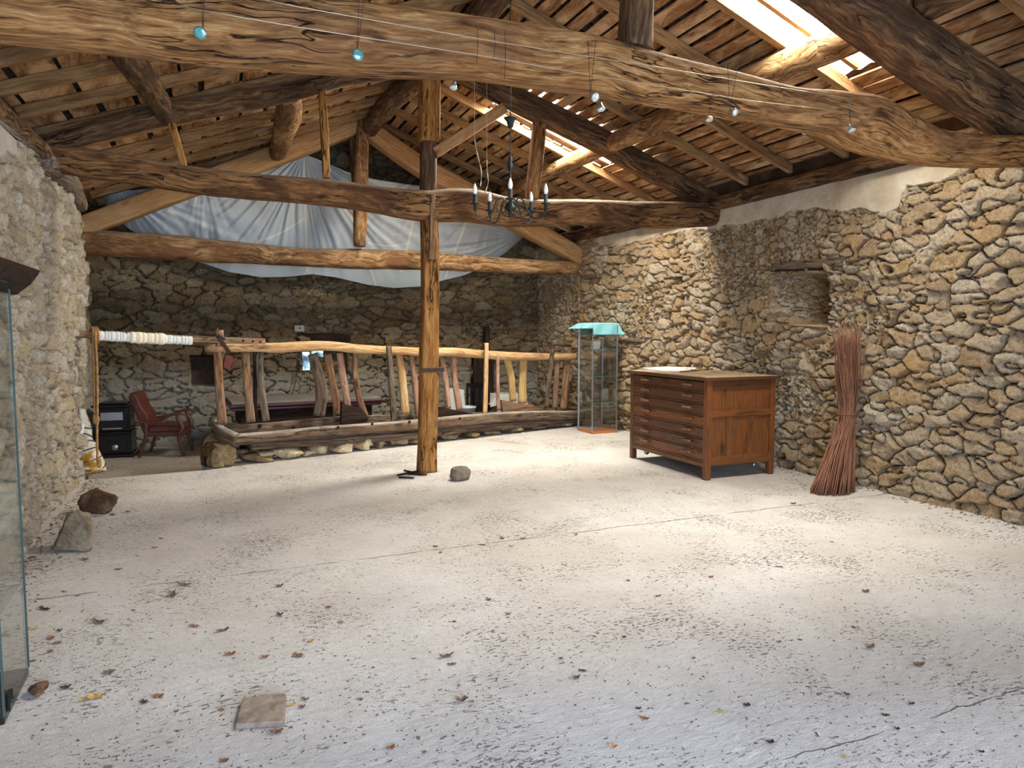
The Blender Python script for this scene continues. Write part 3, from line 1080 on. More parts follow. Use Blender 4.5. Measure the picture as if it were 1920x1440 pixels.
# ================================================================ the timber frame
def prof_beam(name, y, pts, mat, label, cat='beam', group=None, seg=28, sq=3.2, rough=0.05, seed=1, step=0.035, depth=1.0, mb=None):
    """pts: (px, y_top, y_bottom) of the silhouette of a beam lying across the barn in the upright plane at y"""
    P, R, Fl = [], [], []
    for px, a, b in pts:
        t_, b_ = on_y(px, a, y), on_y(px, b, y)
        P.append(Vector((t_.x, y, (t_.z + b_.z) / 2)))
        R.append((t_.z - b_.z) / 2 * 1.0)
    m = mb or MB()
    m.tube(P, [r * depth for r in R], seg=seg, sq=sq, flat=[1.0 / depth] * len(R), up=(0, 0, 1), rough=rough, seed=seed, step=step)
    if mb: return m
    return thing(m, name, mat, label, cat, group)


Y1T, Y2T, Y3T = 3.60, 7.50, 10.60
prof_beam('tie_beam', Y1T, [(-420, -66, 40), (-200, -58, 52), (0, -40, 74), (200, -20, 96), (380, -5, 116), (560, 6, 128), (760, 24, 140), (900, 42, 146),
                            (1000, 57, 160), (1100, 74, 172), (1200, 100, 190), (1300, 124, 205), (1400, 148, 224), (1480, 168, 238), (1560, 175, 256),
                            (1620, 184, 280), (1680, 215, 298), (1740, 243, 309), (1800, 252, 313), (1920, 256, 313), (2010, 258, 313)],
          M['oak'], 'huge crooked oak tie beam nearest the camera, swept down at its right end', group='tie beams', seg=56, rough=0.035, seed=3, step=0.022, sq=3.6)
prof_beam('tie_beam', Y2T, [(30, 272, 300), (90, 276, 318), (160, 280, 332), (270, 300, 348), (400, 318, 367), (520, 330, 377), (640, 341, 389), (720, 352, 402), (800, 357, 415),
                            (870, 354, 415), (960, 372, 425), (1080, 375, 422), (1200, 378, 427), (1290, 380, 426), (1362, 382, 422)],
          M['oak_mid'], 'dark rough tie beam crossing behind the chandelier, resting on the tall post', group='tie beams', seg=40, rough=0.06, seed=9, sq=3.0)
prof_beam('tie_beam', Y3T, [(146, 430, 478), (260, 437, 484), (370, 446, 491), (450, 455, 494), (560, 465, 499), (660, 467, 504), (800, 472, 506), (900, 480, 510), (1000, 487, 514), (1098, 491, 514)],
          M['oak_far'], 'pale burred tie beam farthest away, in front of the hung white cloth', group='tie beams', seg=36, rough=0.07, seed=14, sq=2.6)


def line_beam(name, y, pts, wpx, mat, label, cat='beam', group=None, sq=4.0, rough=0.03, seed=1, seg=20, yoff=None, depth=1.0, step=0.05):
    """pts: centre pixels in the upright plane at y; wpx: thickness in pixels (number or list)"""
    P = []
    for i, (px, py) in enumerate(pts):
        yy = y if yoff is None else y + yoff[i]
        P.append(on_y(px, py, yy))
    w = wpx if hasattr(wpx, '__len__') else [wpx] * len(P)
    R = [px_len(p, ww) / 2 for p, ww in zip(P, w)]
    m = MB()
    m.tube(P, [r * depth for r in R], seg=seg, sq=sq, flat=1.0 / depth, up=(0, 1, 0), rough=rough, seed=seed, step=step)
    return thing(m, name, mat, label, cat, group)


def world_beam(name, pts, rad, mat, label, cat='beam', group=None, sq=4.0, rough=0.03, seed=1, seg=20, up=(0, 1, 0), flat=1.0, step=0.05):
    m = MB()
    m.tube([Vector(p) for p in pts], rad, seg=seg, sq=sq, flat=flat, up=up, rough=rough, seed=seed, step=step)
    return thing(m, name, mat, label, cat, group)


# truss nearest the camera
line_beam('principal_rafter', Y1T, [(1440, -90), (1520, -42), (1625, 32), (1757, 122), (1850, 185), (1950, 238), (2010, 268)], [84, 88, 92, 94, 92, 86, 80], M['oak_dark'],
          'massive split rafter timber slanting down across the top right corner', 'rafter', 'principal rafters', sq=3.6, rough=0.035, seed=21, seg=36, step=0.03, depth=0.9)
world_beam('principal_rafter', [(-1.3, Y1T, 3.22), (0.2, Y1T, 3.72), (1.2, Y1T, 4.06), (2.28, Y1T, 4.42)], 0.13, M['oak_dark'],
           'heavy rafter timber above the left half of the nearest tie beam', 'rafter', 'principal rafters', sq=3.2, rough=0.05, seed=22)
line_beam('king_post', Y1T, [(1195, -150), (1194, 0), (1190, 94)], [52, 54, 58], M['oak_dark'],
          'short stout upright post standing on the nearest tie beam', 'post', 'king posts', sq=4, rough=0.03, seed=23, seg=24)
# middle truss
line_beam('principal_rafter', Y2T, [(835, 118), (870, 138), (950, 178), (1060, 232), (1127, 265), (1200, 308), (1280, 350), (1345, 382)], [34, 38, 42, 44, 42, 40, 36, 30], M['oak_dark'],
          'dark slanting rafter timber behind the chandelier on the right of the middle truss', 'rafter', 'principal rafters', sq=3.0, rough=0.05, seed=24)
line_beam('principal_rafter', Y2T, [(812, 112), (740, 132), (640, 146), (560, 168), (480, 185), (320, 212), (165, 250), (60, 280)], [26, 28, 28, 32, 36, 38, 36, 30], M['oak_dark'],
          'long dark bowed rafter timber on the left of the middle truss', 'rafter', 'principal rafters', sq=2.8, rough=0.06, seed=25)
line_beam('king_post', Y2T, [(806, 96), (805, 180), (804, 268)], 36, M['post'], 'square brown upright with one bored hole, above the middle tie beam', 'post', 'king posts', sq=7, rough=0.01, seed=26)
line_beam('king_post', Y2T + 0.02, [(803, 264), (803, 320), (803, 362)], 30, M['oak_dark'], 'rougher lower length of upright between bored post and middle tie beam', 'post', 'king posts', sq=3, rough=0.04, seed=27)
line_beam('brace', Y2T - 0.02, [(814, 288), (870, 252), (944, 203)], 20, M['sawn'], 'clean sawn diagonal brace rising right from the middle upright', 'brace', sq=8, rough=0.005, seed=28)
line_beam('strut', Y2T + 0.02, [(1012, 228), (1006, 290), (996, 374)], [24, 25, 23], M['oak'], 'pale upright strut in front of the far roof light, right of the chandelier', 'strut', 'struts on the middle tie beam', sq=4, rough=0.03, seed=29)
line_beam('strut', Y2T, [(604, 168), (608, 240), (612, 334)], [13, 15, 13], M['post'], 'thin squared strut on the middle tie beam, left of the king post', 'strut', 'struts on the middle tie beam', sq=5, rough=0.03, seed=30)
line_beam('strut', Y2T, [(320, 226), (332, 268), (345, 312)], [13, 14, 12], M['post'], 'leaning short strut near the left end of the middle tie beam', 'strut', 'struts on the middle tie beam', sq=5, rough=0.03, seed=31)
# tall post from the floor up to the middle tie beam
pt = empty('wooden_post', on_floor(801, 886), 'tall brown squared post standing on the floor under the middle tie beam', 'post')
Li = local(pt)


def to_local(m, L):
    m.v = [L @ p for p in m.v]
    return m


m = MB()
P = [on_y(px, py, Y2T) for px, py in ((804, 412), (806, 470), (806, 560), (804, 660), (803, 760), (801, 840), (800, 889))]
P[-1].z = 0.0
P = [Vector((p.x, Y2T, p.z)) for p in P]
m.tube(P, [px_len(p, w) / 2 for p, w in zip(P, (30, 31, 31, 33, 33, 33, 35))], seg=28, sq=5, up=(0, 1, 0), rough=0.018, seed=33, step=0.05)
to_local(m, Li).build('shaft', M['post'], pt)
m = MB()
m.tube([on_y(811, 364, Y2T - 0.17), on_y(811, 440, Y2T - 0.13), on_y(809, 486, Y2T - 0.11)], 0.028, seg=12, sq=8, flat=0.7, up=(0, 1, 0))
to_local(m, Li).build('side_batten', M['stake_brown'], pt)
m = MB()
c = on_y(804, 693, Y2T)
m.box(Matrix.Translation((c.x, c.y, c.z)), (-0.108, -0.112, -0.022), (0.125, -0.1, 0.022)); m.box(Matrix.Translation((c.x, c.y, c.z)), (0.1, -0.1, -0.022), (0.145, 0.05, 0.022))
to_local(m, Li).build('iron_strap', M['iron'], pt)
# farthest truss: clean sawn rafters
line_beam('principal_rafter', Y3T, [(148, 428), (270, 383), (400, 335), (560, 276), (672, 232)], [36, 36, 36, 36, 34], M['sawn'],
          'pale squared rafter timber rising from left in front of the hung cloth', 'rafter', 'principal rafters', sq=7, rough=0.012, seed=34)
line_beam('principal_rafter', Y3T, [(682, 238), (790, 314), (890, 370), (960, 412), (1030, 450), (1096, 488)], [32, 34, 34, 32, 32, 30], M['sawn'],
          'pale squared rafter timber falling to the right behind the chandelier', 'rafter', 'principal rafters', sq=7, rough=0.012, seed=35)
line_beam('king_post', Y3T - 0.12, [(682, 196), (678, 300), (676, 380), (674, 462)], [22, 25, 26, 22], M['oak_far'],
          'rough light upright hanging down to the farthest tie beam', 'post', 'king posts', sq=3.4, rough=0.06, seed=36)
line_beam('strut', Y3T + 0.10, [(655, 212), (664, 280), (668, 345)], [14, 18, 16], M['oak_dark'], 'dark strut tucked behind the rough light upright of the farthest truss', 'strut', sq=3, rough=0.06, seed=37)

# purlins and ridge, running along the barn
ridge_z = roof_z(RIDGE_X) - 0.14
world_beam('ridge_beam', [(2.3, -2.6, ridge_z), (2.32, 3.6, ridge_z), (2.36, 7.5, ridge_z), (2.16, 9.4, ridge_z - 0.03), (2.28, 11.9, ridge_z)], [0.11, 0.11, 0.12, 0.12, 0.10], M['oak_dark'],
           'dark ridge log running along the very top of the roof', 'beam', sq=2.4, rough=0.06, seed=38, up=(0, 0, 1))
PX = 4.45


def pz(x, d=0.115):
    return roof_z(x) - d


world_beam('purlin', [(4.45, -2.6, pz(4.45)), (4.42, 0.5, pz(4.45)), (4.46, 3.45, pz(4.45))], 0.12, M['oak_dark'], 'thick dark purlin log at the top right edge, nearest the camera', 'beam', 'purlins under the right slope', sq=2.3, rough=0.07, seed=39, up=(0, 0, 1))
world_beam('purlin', [(4.47, 3.5, pz(4.45)), (4.44, 4.6, pz(4.45)), (4.44, 6.0, pz(4.45)), (4.40, 7.6, pz(4.42))], [0.125, 0.12, 0.115, 0.10], M['oak_far'], 'bark-textured purlin log crossing under the nearer roof light', 'beam', 'purlins under the right slope', sq=2.3, rough=0.08, seed=40, up=(0, 0, 1))
world_beam('purlin', [(4.38, 7.45, pz(4.42)), (4.40, 8.8, pz(4.42)), (4.36, 10.7, pz(4.4))], [0.105, 0.10, 0.09], M['oak_far'], 'sunlit purlin log crossing under the far roof light', 'beam', 'purlins under the right slope', sq=2.3, rough=0.08, seed=41, up=(0, 0, 1))
world_beam('purlin', [(4.36, 10.6, pz(4.4)), (4.35, 11.9, pz(4.4))], 0.09, M['oak_dark'], 'purlin log of the right slope running into the back gable', 'beam', 'purlins under the right slope', sq=2.3, rough=0.08, seed=42, up=(0, 0, 1))
world_beam('purlin', [(-0.3, -2.6, pz(-.3)), (-0.35, 1.0, pz(-.35)), (-0.3, 3.7, pz(-.3))], 0.11, M['oak_dark'], 'purlin log over the left side, nearer than the first tie beam', 'beam', 'purlins under the left slope', sq=2.4, rough=0.07, seed=43, up=(0, 0, 1))
world_beam('purlin', [(-0.62, 3.5, pz(-.6)), (-0.56, 5.2, pz(-.55)), (-0.44, 6.4, pz(-.42)), (-0.34, 7.42, pz(-.34))], [0.10, 0.10, 0.10, 0.09], M['oak_dark'], 'grey ragged purlin log left, ending on the middle truss', 'beam', 'purlins under the left slope', sq=2.2, rough=0.12, seed=44, up=(0, 0, 1))
world_beam('purlin', [(0.80, 7.66, pz(.80)), (0.85, 8.4, pz(.86) - 0.02), (0.88, 9.6, pz(.88)), (0.9, 10.65, pz(.9))], [0.11, 0.14, 0.12, 0.11], M['oak_far'], 'shaggy purlin log left of the king post, between middle and far trusses', 'beam', 'purlins under the left slope', sq=2.2, rough=0.12, seed=45, up=(0, 0, 1))
world_beam('purlin', [(0.9, 10.6, pz(.9)), (0.9, 11.9, pz(.9))], 0.09, M['oak_dark'], 'dark purlin log above the hung cloth at the back', 'beam', 'purlins under the left slope', sq=2.4, rough=0.07, seed=46, up=(0, 0, 1))
# wall plates
world_beam('wall_plate', [(5.9, -2.6, 3.16), (5.93, 3.3, 3.17), (5.9, 5.3, 3.15), (5.86, 7.5, 3.14)], 0.085, M['oak_dark'], 'dark wall plate log on top of the right wall, nearer half', 'beam', 'wall plates', sq=2.6, rough=0.08, seed=47, up=(0, 0, 1))
world_beam('wall_plate', [(5.86, 7.5, 3.12), (5.82, 8.6, 3.13), (5.5, 11.85, 3.1)], 0.085, M['oak_dark'], 'dark wall plate log on top of the right wall, far half', 'beam', 'wall plates', sq=2.6, rough=0.08, seed=48, up=(0, 0, 1))
world_beam('wall_plate', [(-1.28, -2.6, 3.08), (-1.27, 3.0, 3.08), (-1.30, 5.0, 3.03), (-1.27, 7.2, 3.06)], 0.06, M['oak_dark'], 'dark wall plate log along the left eave before the middle truss', 'beam', 'wall plates', sq=2.6, rough=0.08, seed=49, up=(0, 0, 1))
world_beam('wall_plate', [(-1.3, 7.2, 2.98), (-1.28, 8.0, 3.02), (-1.3, 9.1, 2.92)], [0.10, 0.12, 0.08], M['grey'], 'grey weathered log end on the left wall below the middle tie beam', 'beam', 'wall plates', sq=2.2, rough=0.12, seed=50, up=(0, 0, 1))
world_beam('wall_plate', [(-1.62, 9.0, 3.05), (-1.6, 11.9, 3.05)], 0.09, M['oak_dark'], 'dark wall plate log at the far left corner', 'beam', 'wall plates', sq=2.6, rough=0.08, seed=51, up=(0, 0, 1))

# common rafters: each its own timber lying on the slope
ORD = ['first', 'second', 'third', 'fourth', 'fifth', 'sixth', 'seventh', 'eighth', 'ninth']
TR = [(-9, Y1T, 'before the nearest tie beam'), (Y1T, Y2T, 'between the nearest and middle tie beams'), (Y2T, Y3T, 'between the middle and far tie beams'), (Y3T, 99, 'beyond the farthest tie beam')]
for side, ys, frm, nm in ((1, RAFT_R, fr, 'right'), (-1, RAFT_L, fl, 'left')):
    for a, b, where in TR:
        for k, y in enumerate([q for q in ys if a < q < b]):
            m = MB()
            w = rng.uniform(0.030, 0.040)
            tw = rng.uniform(-0.04, 0.04)
            m.box(frm @ Matrix.Translation((y + tw * 0.5, SLEN / 2, 0)) @ Matrix.Rotation(tw * 0.35, 4, 'Z') @ Matrix.Rotation(PI / 2, 4, 'Z'), (-SLEN / 2 - 0.06, -w, 0.0), (SLEN / 2 - 0.02, w, 0.093))
            thing(m, 'rafter', M['rafter'], 'sawn rafter on the %s roof slope, %s %s' % (nm, ORD[k], where), 'rafter', 'rafters of the %s roof slope' % nm, bevel=0.004)


# ================================================================ parachute cloth hung under the back gable
def hang_cloth():
    top = [(188, 352), (215, 350), (250, 357), (300, 350), (360, 342), (430, 325), (500, 312), (545, 298), (570, 289), (600, 300), (650, 322), (700, 336), (745, 343), (795, 350), (840, 366), (880, 386), (930, 412), (984, 437)]
    bot = [(188, 358), (200, 392), (240, 428), (310, 470), (370, 490), (430, 510), (490, 520), (540, 519), (585, 514), (630, 520), (690, 534), (740, 540), (790, 537), (830, 526), (870, 516), (910, 500), (950, 472), (984, 442)]
    nu, nv = 620, 190
    tt = np.linspace(0, 1, nu)
    tk = np.linspace(0, 1, len(top))
    Tx = np.interp(tt, tk, [p[0] for p in top]); Ty = np.interp(tt, tk, [p[1] for p in top])
    Bx = np.interp(tt, tk, [p[0] for p in bot]); By = np.interp(tt, tk, [p[1] for p in bot])
    v = np.linspace(0, 1, nv)[:, None]
    PX_ = Tx * (1 - v) + Bx * v; PY_ = Ty * (1 - v) + By * v
    ends = np.minimum(1, np.minimum(tt, 1 - tt) * 9)[None, :]
    # hangs away from the wall, bellies towards the camera and tucks back below
    yb = 11.02 - 0.10 * np.sin(PI * np.clip(v, 0, 1)) * ends + 0.50 * v ** 1.6
    # folds running from the points it hangs from
    fold = np.zeros(PX_.shape)
    for ax_, ay_, k, amp, seed, rad in ((570, 285, 34, 0.060, 1, 260), (215, 345, 22, 0.05, 2, 200), (795, 330, 16, 0.035, 4, 180), (985, 440, 30, 0.045, 5, 190), (400, 520, 14, 0.03, 6, 170), (930, 360, 22, 0.03, 8, 200), (380, 330, 15, 0.02, 9, 170)):
        dx_, dy_ = PX_ - ax_, PY_ - ay_
        r = np.hypot(dx_, dy_) + 1e-3
        th = np.arctan2(dy_, dx_)
        ph = k * th + 2.2 * vnoise(th * 4, r / 90, 0, seed)
        fold += amp * (np.sin(ph) + 0.5 * np.sin(2.3 * ph + 1)) * np.exp(-(r / rad) ** 2) * sstep(3, 40, r)
    fold *= 0.62
    fold += 0.05 * fbm(PX_ / 60, PY_ / 90, 0, 3, 3) + 0.012 * fbm(PX_ / 16, PY_ / 50, 0, 13, 3)
    # scalloped seams
    seam = np.zeros(PX_.shape)
    for (x0, y0, x1, y1) in ((330, 385, 352, 445), (458, 372, 482, 455), (570, 290, 575, 470), (790, 352, 762, 470), (640, 345, 700, 520), (880, 400, 850, 480)):
        d = np.abs((x1 - x0) * (y0 - PY_) - (x0 - PX_) * (y1 - y0)) / math.hypot(x1 - x0, y1 - y0)
        inside = (PY_ > y0 - 5) & (PY_ < y1 + 40)
        seam = np.maximum(seam, (1 - sstep(1.2, 2.4, d)) * inside)
    arc = 452 - 46 * ((PX_ - 480) / 95) ** 1.5 * ((PX_ > 480) & (PX_ < 575))
    seam = np.maximum(seam, (1 - sstep(1.2, 2.4, np.abs(PY_ - arc))) * ((PX_ > 478) & (PX_ < 574)))
    arc2 = 455 + 6 * np.sin((PX_ - 690) / 25)
    seam = np.maximum(seam, (1 - sstep(0.9, 1.7, np.abs(PY_ - arc2))) * ((PX_ > 690) & (PX_ < 770)))
    yb = yb + fold * ends * np.sin(PI * np.clip(v * 0.92 + 0.05, 0, 1)) ** 0.4 * 0.6
    yb = np.clip(yb, 10.86, 11.76)
    Ry = np.array(_R)
    D = np.stack([(PX_ - 960) / F, -(PY_ - 720) / F, -np.ones_like(PX_)], -1) @ Ry.T
    tpar = yb / D[..., 1]
    P = np.array(tuple(CAM)) + D * tpar[..., None]
    A = np.stack([seam, seam * 0, seam * 0], -1)
    c = P.reshape(-1, 3).min(0)
    o = grid_object('parachute_cloth', P - c, M['drape'], {'seam': A})
    o.location = tuple(c)
    tag(o, 'big pale parachute cloth hung in folds under the back gable', 'cloth')
    # the cords it hangs by
    for (px, py, lab) in ((570, 289, 'short cord holding the peak of the hung cloth'), (215, 351, 'short cord holding the left corner of the hung cloth')):
        m = MB()
        p = on_y(px, py + 2, 11.02)
        m.tube([p, p + Vector((0.02, 0.03, max(0.05, roof_z(p.x) - p.z)))], 0.006, seg=6)
        thing(m, 'cord', M['string'], lab, 'cord', 'cords of the hung cloth')


hang_cloth()


# ================================================================ manger, stakes and rail, all in the manger's own plane
def m_pts(pts, off=0.0):
    return [on_m(px, py, off) for px, py in pts]


def m_tube(m, pts, wpx, off=0.0, seg=14, sq=2.6, rough=0.05, seed=1, step=0.04, flat=1.0, up=(0, 0, 1)):
    P = m_pts(pts, off)
    w = wpx if hasattr(wpx, '__len__') else [wpx] * len(P)
    m.tube(P, [px_len(p, q) / 2 for p, q in zip(P, w)], seg=seg, sq=sq, flat=flat, up=up, rough=rough, seed=seed, step=step)
    return m


MROT = math.atan2(MDIR.y, MDIR.x)


def board_m(m, outline_px, off, thick):
    """a plank with a traced outline, standing in the manger plane"""
    fr_ = [on_m(px, py, off) for px, py in outline_px]
    bk = [p + MN * thick for p in fr_]
    n = len(fr_)
    g = [Vector(((p - MA).dot(MDIR), 0, p.z)) for p in fr_] + [Vector(((p - MA).dot(MDIR), thick, p.z)) for p in fr_]
    m.off = Vector((random.uniform(0, 40), random.uniform(0, 40), 0))
    m.add(fr_ + bk, [list(range(n))[::-1], [n + i for i in range(n)]] + [(i, (i + 1) % n, n + (i + 1) % n, n + i) for i in range(n)], None, g)
    return m


tr = empty('manger_trough', (MA.x + 0.1, MA.y + 0.1, 0.0), 'long worn wooden feeding trough on a low footing of stones', 'trough', rz=MROT)
Lt = local(tr)
m = m_tube(MB(), [(436, 824), (520, 818), (600, 810), (690, 803), (780, 797), (880, 787), (980, 780), (1092, 778)], [20, 20, 20, 19, 20, 20, 18, 16], 0.0, seg=20, sq=3.6, rough=0.05, seed=60)
to_local(m, Lt).build('front_log', M['trough'], tr)
m = m_tube(MB(), [(470, 838), (600, 830), (780, 816), (880, 804), (980, 797), (1090, 792)], [11, 12, 13, 13, 12, 10], 0.05, seg=16, sq=3.4, rough=0.06, seed=61)
to_local(m, Lt).build('lower_log', M['trough'], tr)
m = MB(); board_m(m, [(415, 792), (460, 796), (520, 792), (640, 781), (730, 779), (880, 774), (1085, 768), (1085, 790), (880, 800), (640, 812), (430, 826)], 0.40, 0.05)
to_local(m, Lt).build('back_board', M['trough'], tr)
m = MB(); board_m(m, [(440, 826), (1085, 783), (1085, 788), (440, 836)], 0.06, 0.38)
to_local(m, Lt).build('floor_board', M['trough'], tr)
m = MB()
a, b = on_m(404, 800, 0.46), on_m(446, 826, -0.04)
m.tube([a, a.lerp(b, 0.35) - MDIR * 0.05, a.lerp(b, 0.7) - MDIR * 0.05, b], [0.05, 0.055, 0.06, 0.06], seg=16, sq=3, flat=[1.9, 1.8, 1.6, 1.3], up=(0, 0, 1), rough=0.1, seed=62, step=0.03)
to_local(m, Lt).build('end_rim', M['trough'], tr)
M['hole'] = plain('bored_hole', (0.004, 0.003, 0.002), 0.95, var=0.1)
for k, (px, py, off, r) in enumerate(((487, 799, 0.385, 3.6), (551, 802, 0.385, 3.2), (634, 801, -0.075, 2.6), (698, 795, -0.078, 2.4), (862, 785, -0.078, 2.2), (768, 791, -0.078, 2.6))):
    c = on_m(px, py, off)
    m = MB()
    m.lathe(Matrix.Translation(c) @ Matrix.Rotation(MROT, 4, 'Z') @ Matrix.Rotation(PI / 2, 4, 'X'), [(px_len(c, r), -0.006), (px_len(c, r), 0.006)], 12)
    to_local(m, Lt).build('hole', M['hole'], tr)

# partitions that stand in the trough
for nm, out, off, th, mt, lab in (
        ('partition_board', [(641, 754), (652, 760), (675, 763), (692, 783), (688, 792), (640, 797)], 0.12, 0.05, 'dark_plank', 'dark curved wooden partition standing in the trough left of the tall post'),
        ('partition_board', [(820, 763), (826, 763), (886, 775), (884, 783), (820, 786)], 0.2, 0.03, 'dark_plank', 'dark tapered partition plank in the trough right behind the tall post'),
        ('partition_board', [(940, 750), (948, 751), (1040, 767), (1040, 772), (944, 776)], 0.18, 0.05, 'stake_brown', 'pale tapered partition plank near the right end of the trough')):
    thing(board_m(MB(), out, off, th), nm, M[mt], lab, 'board', bevel=0.004)

# low stones under the trough
def hull_stone(front, depth, mat, label, seed, name='loose_stone', group=None, shrink=0.72, noise=0.010, lean=Vector((0, 0, 0))):
    """a broken angular stone: front outline in world places, thickness vector depth"""
    import bmesh
    r = random.Random(seed)
    c = sum(front, Vector()) / len(front)
    zmin = min(p.z for p in front)
    bm = bmesh.new()
    for p in front:
        bm.verts.new(c + (p - c) * 0.90)
        q = c + (p - c) * r.uniform(0.98, 1.04) + depth * r.uniform(0.25, 0.4); q.z = max(q.z, zmin); bm.verts.new(q)
        q = c + (p - c) * shrink * r.uniform(0.9, 1.1) + depth + lean; q.z = max(q.z if p.z > zmin + 0.03 else zmin, zmin); bm.verts.new(q)
    bmesh.ops.convex_hull(bm, input=bm.verts)
    bmesh.ops.delete(bm, geom=[v for v in bm.verts if not v.link_faces], context='VERTS')
    for _ in range(4):
        bmesh.ops.subdivide_edges(bm, edges=bm.edges[:], cuts=1, use_grid_fill=True)
    bmesh.ops.triangulate(bm, faces=bm.faces[:])
    for _ in range(2):
        bmesh.ops.smooth_vert(bm, verts=bm.verts[:], factor=0.5, use_axis_x=True, use_axis_y=True, use_axis_z=True)
    bm.normal_update()
    P = np.array([tuple(v.co) for v in bm.verts])
    d = fbm(P[:, 0] * 22, P[:, 1] * 22, P[:, 2] * 22, seed, 4) * noise + fbm(P[:, 0] * 9, P[:, 1] * 9, P[:, 2] * 9, seed + 1, 2) * noise * 1.2
    for v, k in zip(bm.verts, d):
        v.co += v.normal * float(k)
        v.co.z = max(v.co.z, zmin)
    m = MB()
    bm.verts.index_update()
    m.add([v.co.copy() for v in bm.verts], [[v.index for v in f.verts] for f in bm.faces], None, None, True)
    bm.free()
    return thing(m, name, mat, label, 'stone', group)


fr_ = [on_m(px, py, 0.0) for px, py in ((398, 884), (440, 880), (446, 862), (444, 838), (430, 832), (404, 834), (394, 850), (393, 872))]
zz_ = min(p.z for p in fr_)
for p in fr_: p.z = max(0.0, p.z - zz_) if p.z - zz_ < 0.03 else p.z
hull_stone(fr_, MN * 0.42, M['pier'], 'large ochre block carrying the left end of the trough', 71, 'footing_stone', 'footing stones under the trough', shrink=0.85, noise=0.02)
pier = MB()
pier.blob(Matrix.Translation((on_m(400, 860, 0.42).x, on_m(400, 860, 0.42).y, 0.10)) @ Matrix.Rotation(MROT, 4, 'Z'), 0.12, 0.18, 0.28, 72, 0.16, 0.9, n=4)
thing(pier, 'footing_stone', M['pier'], 'shaded upright block behind the left end of the trough', 'stone', 'footing stones under the trough')
ST = [(487, 852, 44, 14, 'rock_pale', 'flat pale slab jutting out under the left part of the trough'), (478, 870, 66, 20, 'pier', 'broad ochre stone on the ground under the trough, below the flat slab'),
      (540, 854, 60, 26, 'rock_pale', 'largest pale boulder under the trough, pointed at both ends'), (572, 866, 22, 12, 'rock_pale', 'small pale stone right of the largest boulder'),
      (598, 852, 36, 24, 'rock_pale', 'rounded pale stone under the trough, in the middle of the row'), (634, 850, 46, 20, 'rock_pale', 'long pale stone under the trough with a flat top'),
      (677, 841, 44, 26, 'rock_pale', 'squarish white stone under the trough'), (707, 845, 15, 24, 'rock_grey', 'small upright stone beside the squarish white stone'),
      (742, 838, 40, 17, 'rock_grey', 'grey flat stone under the trough left of the tall post'), (772, 838, 26, 14, 'rock_grey', 'small grey stone just left of the tall post'),
      (838, 829, 34, 14, 'rock_grey', 'grey stone under the trough just right of the tall post'), (878, 824, 38, 14, 'pier', 'ochre wedge stone under the trough right of the tall post'),
      (920, 817, 40, 12, 'rock_grey', 'low grey stone under the right half of the trough'), (962, 811, 38, 11, 'rock_grey', 'low shaded stone farther right under the trough'),
      (1005, 806, 40, 11, 'rock_grey', 'low stone under the trough, next to last on the right'), (1052, 802, 46, 10, 'rock_grey', 'rightmost low stone under the trough')]
for k, (px, py, w, h, mt, lab) in enumerate(ST):
    c = on_m(px, py, 0.16)
    m = MB()
    rx = px_len(c, w) / 2 * 0.98; rz = px_len(c, h) / 2 * 1.08
    m.blob(Matrix.Translation((c.x, c.y, max(c.z, rz * 0.9))) @ Matrix.Rotation(MROT, 4, 'Z'), rx, min(0.2, 0.12 + rx * 0.3), rz, 80 + k, 0.16, 0.7, n=4)
    thing(m, 'footing_stone', M[mt], lab, 'stone', 'footing stones under the trough')
# smaller packing in the shade behind them
m = MB()
r = random.Random(4)
for k in range(34):
    px = 450 + k * 18.8
    zb = 0.05 + 0.20 * (1 - k / 34.0) * r.random()
    c = on_m(px, 840, 0.27)
    m.blob(Matrix.Translation((c.x, c.y, zb)), 0.10 + 0.04 * r.random(), 0.09, 0.06 + 0.03 * r.random(), 130 + k, 0.2, 0.6, n=2)
o = thing(m, 'rubble_packing', M['pier'], 'shaded rubble packed under the trough behind the front stones', 'rubble')
o['kind'] = 'stuff'

